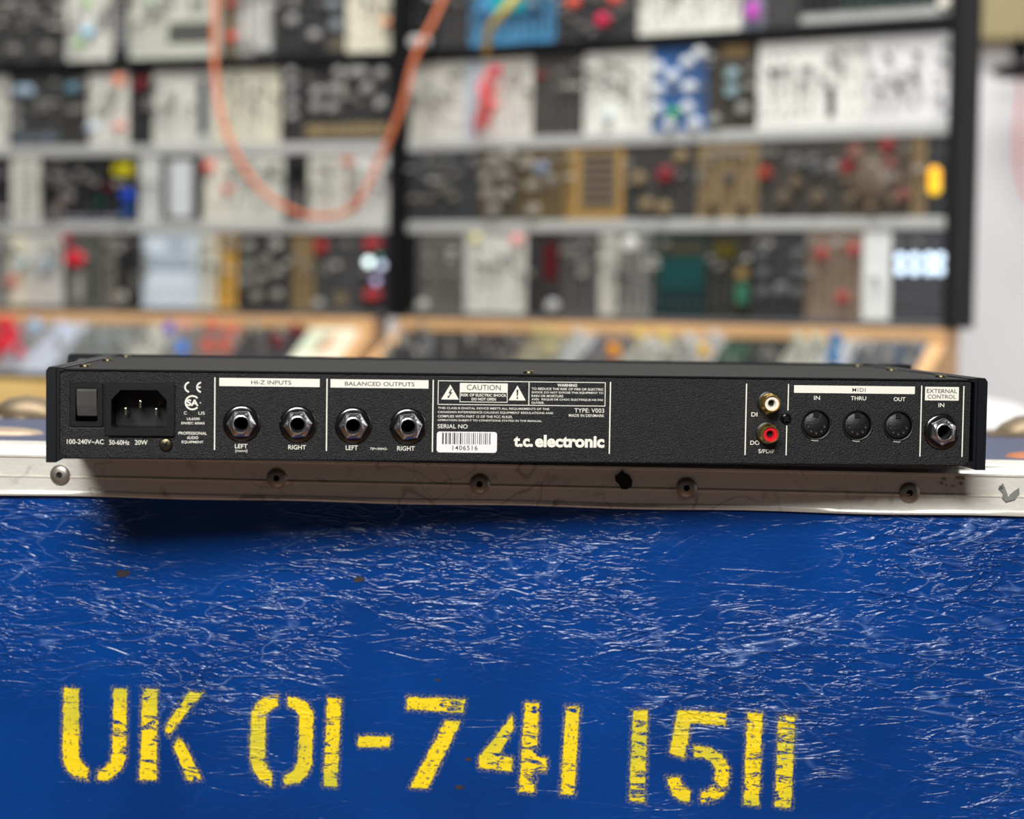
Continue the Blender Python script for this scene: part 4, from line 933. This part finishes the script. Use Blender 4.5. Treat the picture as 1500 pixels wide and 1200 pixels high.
SR = [(606, 770, (28, 27, 28), 'wide black module with a few grey knobs', kk((96, 98, 102), 12, (626, 514)) + kk((70, 60, 62), 11, (714, 505)) + kk((120, 118, 112), 8, (625, 484))),
      (770, 830, (120, 116, 96), 'grey module with yellowish plugs', kk((170, 160, 110), 9, (792, 492), (812, 490), (806, 520))),
      (830, 868, (150, 152, 152), 'pale grey module with silver knobs', kk((180, 182, 180), 9, (850, 498), (852, 520))),
      (868, 925, (78, 78, 84), 'dark grey module with an orange knob', kk((216, 140, 40), 11, (900, 520))),
      (925, 1000, (142, 140, 128), 'grey module with gold knobs', kk((200, 178, 100), 9, (936, 488), (980, 490)) + kk((170, 170, 168), 10, (950, 512), (965, 520))),
      (1000, 1062, (140, 138, 136), 'grey module with a yellow knob', kk((214, 172, 60), 9, (1032, 520)) + kk((180, 180, 178), 9, (1012, 505), (1050, 500))),
      (1062, 1160, (26, 28, 26), 'black module with a pale top strip', [('r', 1066, 482, 1158, 500, (216, 206, 186)), ('r', 1062, 505, 1082, 540, (24, 66, 46))]),
      (1160, 1215, (150, 150, 138), 'grey green module', kk((176, 178, 160), 9, (1172, 498), (1200, 500))),
      (1215, 1260, (158, 160, 162), 'pale module with a bright blue knob', kk((46, 110, 160), 10, (1222, 530), (1226, 505))),
      (1260, 1363, (42, 56, 72), 'dark blue module with a lighter band', [('r', 1265, 494, 1360, 512, (70, 92, 112))])]
for side, fr, items in (('left', sL, SL), ('right', sR, SR)):
    for i, (xa, xb, col, desc, ft) in enumerate(items):
        ua, ub = fr.at(xa, 505)[0], fr.at(xb, 505)[0]
        lo_, hi_ = (-LEN_L+0.022, -0.0640) if side == 'left' else (0.0230, fR.at(1390, 480)[0]-0.0220)
        ua, ub = max(ua, lo_), min(ub, hi_)
        if i == len(items)-1: ub = hi_
        if i == 0: ua = lo_
        lab = f"{desc}, {ordn[i]} from left on {side} sloping desk" if i < len(items)-1 else f"{desc}, rightmost on {side} sloping desk"
        module(fr, ua, ub, 0.004, sl_len-0.006, col, lab, ft, f'modules on the {side} sloping desk', depth=0.006, seed=900+i+(50 if side == 'left' else 0), auto=not desc.startswith('large'))

# ================================================================ CABLES
def smooth(P, k=6):
    out = []
    for i in range(len(P)-1):
        p0 = Vector(P[max(i-1, 0)]); p1 = Vector(P[i]); p2 = Vector(P[i+1]); p3 = Vector(P[min(i+2, len(P)-1)])
        for j in range(k):
            t = j/k; out.append(0.5*((2*p1)+(-p0+p2)*t+(2*p0-5*p1+4*p2-p3)*t*t+(-p0+3*p1-3*p2+p3)*t**3))
    out.append(Vector(P[-1])); return out
def hung(fr, pts, off):
    res = []
    for (x, y), o_ in zip(pts, off):
        u, v = fr.at(x, y); p = fr.O + fr.ex*u + fr.ev*v - fr.n*o_; res.append(tuple(p))
    return res
oc = mat('orange_cable', (204, 112, 72), 0.5)
Pl = hung(fL, [(336, -60), (338, 0), (344, 90), (362, 175), (398, 250), (440, 297), (500, 322), (556, 308)], [0.02, 0.05, 0.07, 0.09, 0.10, 0.10, 0.10, 0.10])
Pr = hung(fR, [(604, 240), (630, 165), (645, 90), (664, 30), (685, -60)], [0.09, 0.08, 0.07, 0.05, 0.02])
oc_ = MB().tube(smooth(Pl + Pr), 0.0042, 8).build('patch_cable', oc); tag(oc_, 'long orange patch cable drooping in a U across both cabinets', 'cable')
yc = MB().tube(smooth(hung(fR, [(722, 78), (742, 50), (772, 20), (795, -30)], [0.020, 0.05, 0.06, 0.03])), 0.006, 8).build('patch_cable', mat('yellow_cable', (204, 172, 50), 0.5)); tag(yc, 'short yellow patch cable over the bright blue module', 'cable')
rc = MB().tube(smooth(hung(fR, [(729, 108), (722, 130), (726, 150), (712, 185), (708, 200)], [0.020, 0.035, 0.04, 0.03, 0.018])), 0.004, 8).build('patch_cable', mat('pink_red_cable', (222, 84, 92), 0.5)); tag(rc, 'red patch cable over the white module in the second row', 'cable')

# ================================================================ RIGHT OF THE CABINETS
khaki = mat('khaki_plywood', (160, 146, 106), 0.6, var=0.15, scale=5)
wall_f = Frame((1.2, 3.925, ZC), (1, 0, 0), (0, 0, 1))
ua, va = wall_f.at(1424, 68); ub, vb = wall_f.at(1600, -200)
cb = empty('wall_cupboard', wall_f.matrix(ua, va, 0)); tag(cb, 'khaki plywood wall cupboard at the top right corner', 'cupboard')
bevel(MB().box(-0.04, 0.60, 0.02, 0.0745, 0.012, 0.5).build('carcass', khaki, cb), 0.003)
bevel(MB().box(-0.035, 0.275, 0.0, 0.0195, 0.016, 0.495).build('door', khaki, cb), 0.003)
bevel(MB().box(0.280, 0.595, 0.0, 0.0195, 0.016, 0.495).build('door', khaki, cb), 0.003)
# black hook with a red cable
uh, vh = wall_f.at(1476, 113)
hk = empty('cable_hook', wall_f.matrix(uh, vh, -0.1)); tag(hk, 'black cable hook hanging under the khaki cupboard', 'hook')
b = MB(); b.lathe(0, 0, [(0.0001, 0.016), (0.030, 0.013), (0.055, 0.004), (0.060, -0.004), (0.045, -0.012), (0.0001, -0.014)], 24, axis='z'); b.build('hook_plate', black_paint, hk)
b = MB(); b.cyl(0, 0, 0.030, 0.016, 0.060, 16, r1=0.010, axis='z'); b.v = [(x, y, z) for x, y, z in b.v]; b.build('hook_cone', black_paint, hk)
b = MB(); b.cyl(0, 0, 0.004, 0.058, (va-vh)+0.013, 10, axis='z'); b.build('hook_stem', black_paint, hk)
def onw(pts, off=0.11):
    return [tuple(wall_f.O + wall_f.ex*wall_f.at(x, y)[0] + wall_f.ev*wall_f.at(x, y)[1] - wall_f.n*off) for x, y in pts]
wc = MB().tube(smooth(onw([(1477, 112), (1474, 155), (1471, 208), (1472, 250), (1479, 284), (1492, 298), (1508, 276), (1506, 190), (1496, 112)])), 0.0045, 8).build('coiled_cable', mat('pale_red_cable', (222, 120, 130), 0.5)); tag(wc, 'pinkish red cable loop hanging from the black hook', 'cable')
# white round bin behind the case
bin_m = mat('white_enamel', (222, 222, 222), 0.35, var=0.04, scale=8)
b = MB(); b.lathe(0, 0, [(0.0001, 0.694), (0.10, 0.692), (0.16, 0.683), (0.19, 0.668), (0.200, 0.650), (0.190, 0.640), (0.185, 0.02), (0.16, 0.0005), (0.0001, 0.0005)], 40, axis='z')
bn = b.build('drum_bin', bin_m); bn.location = (0.35, 1.95, 0); tag(bn, 'white round lidded bin standing behind the right end of the flight case', 'bin')
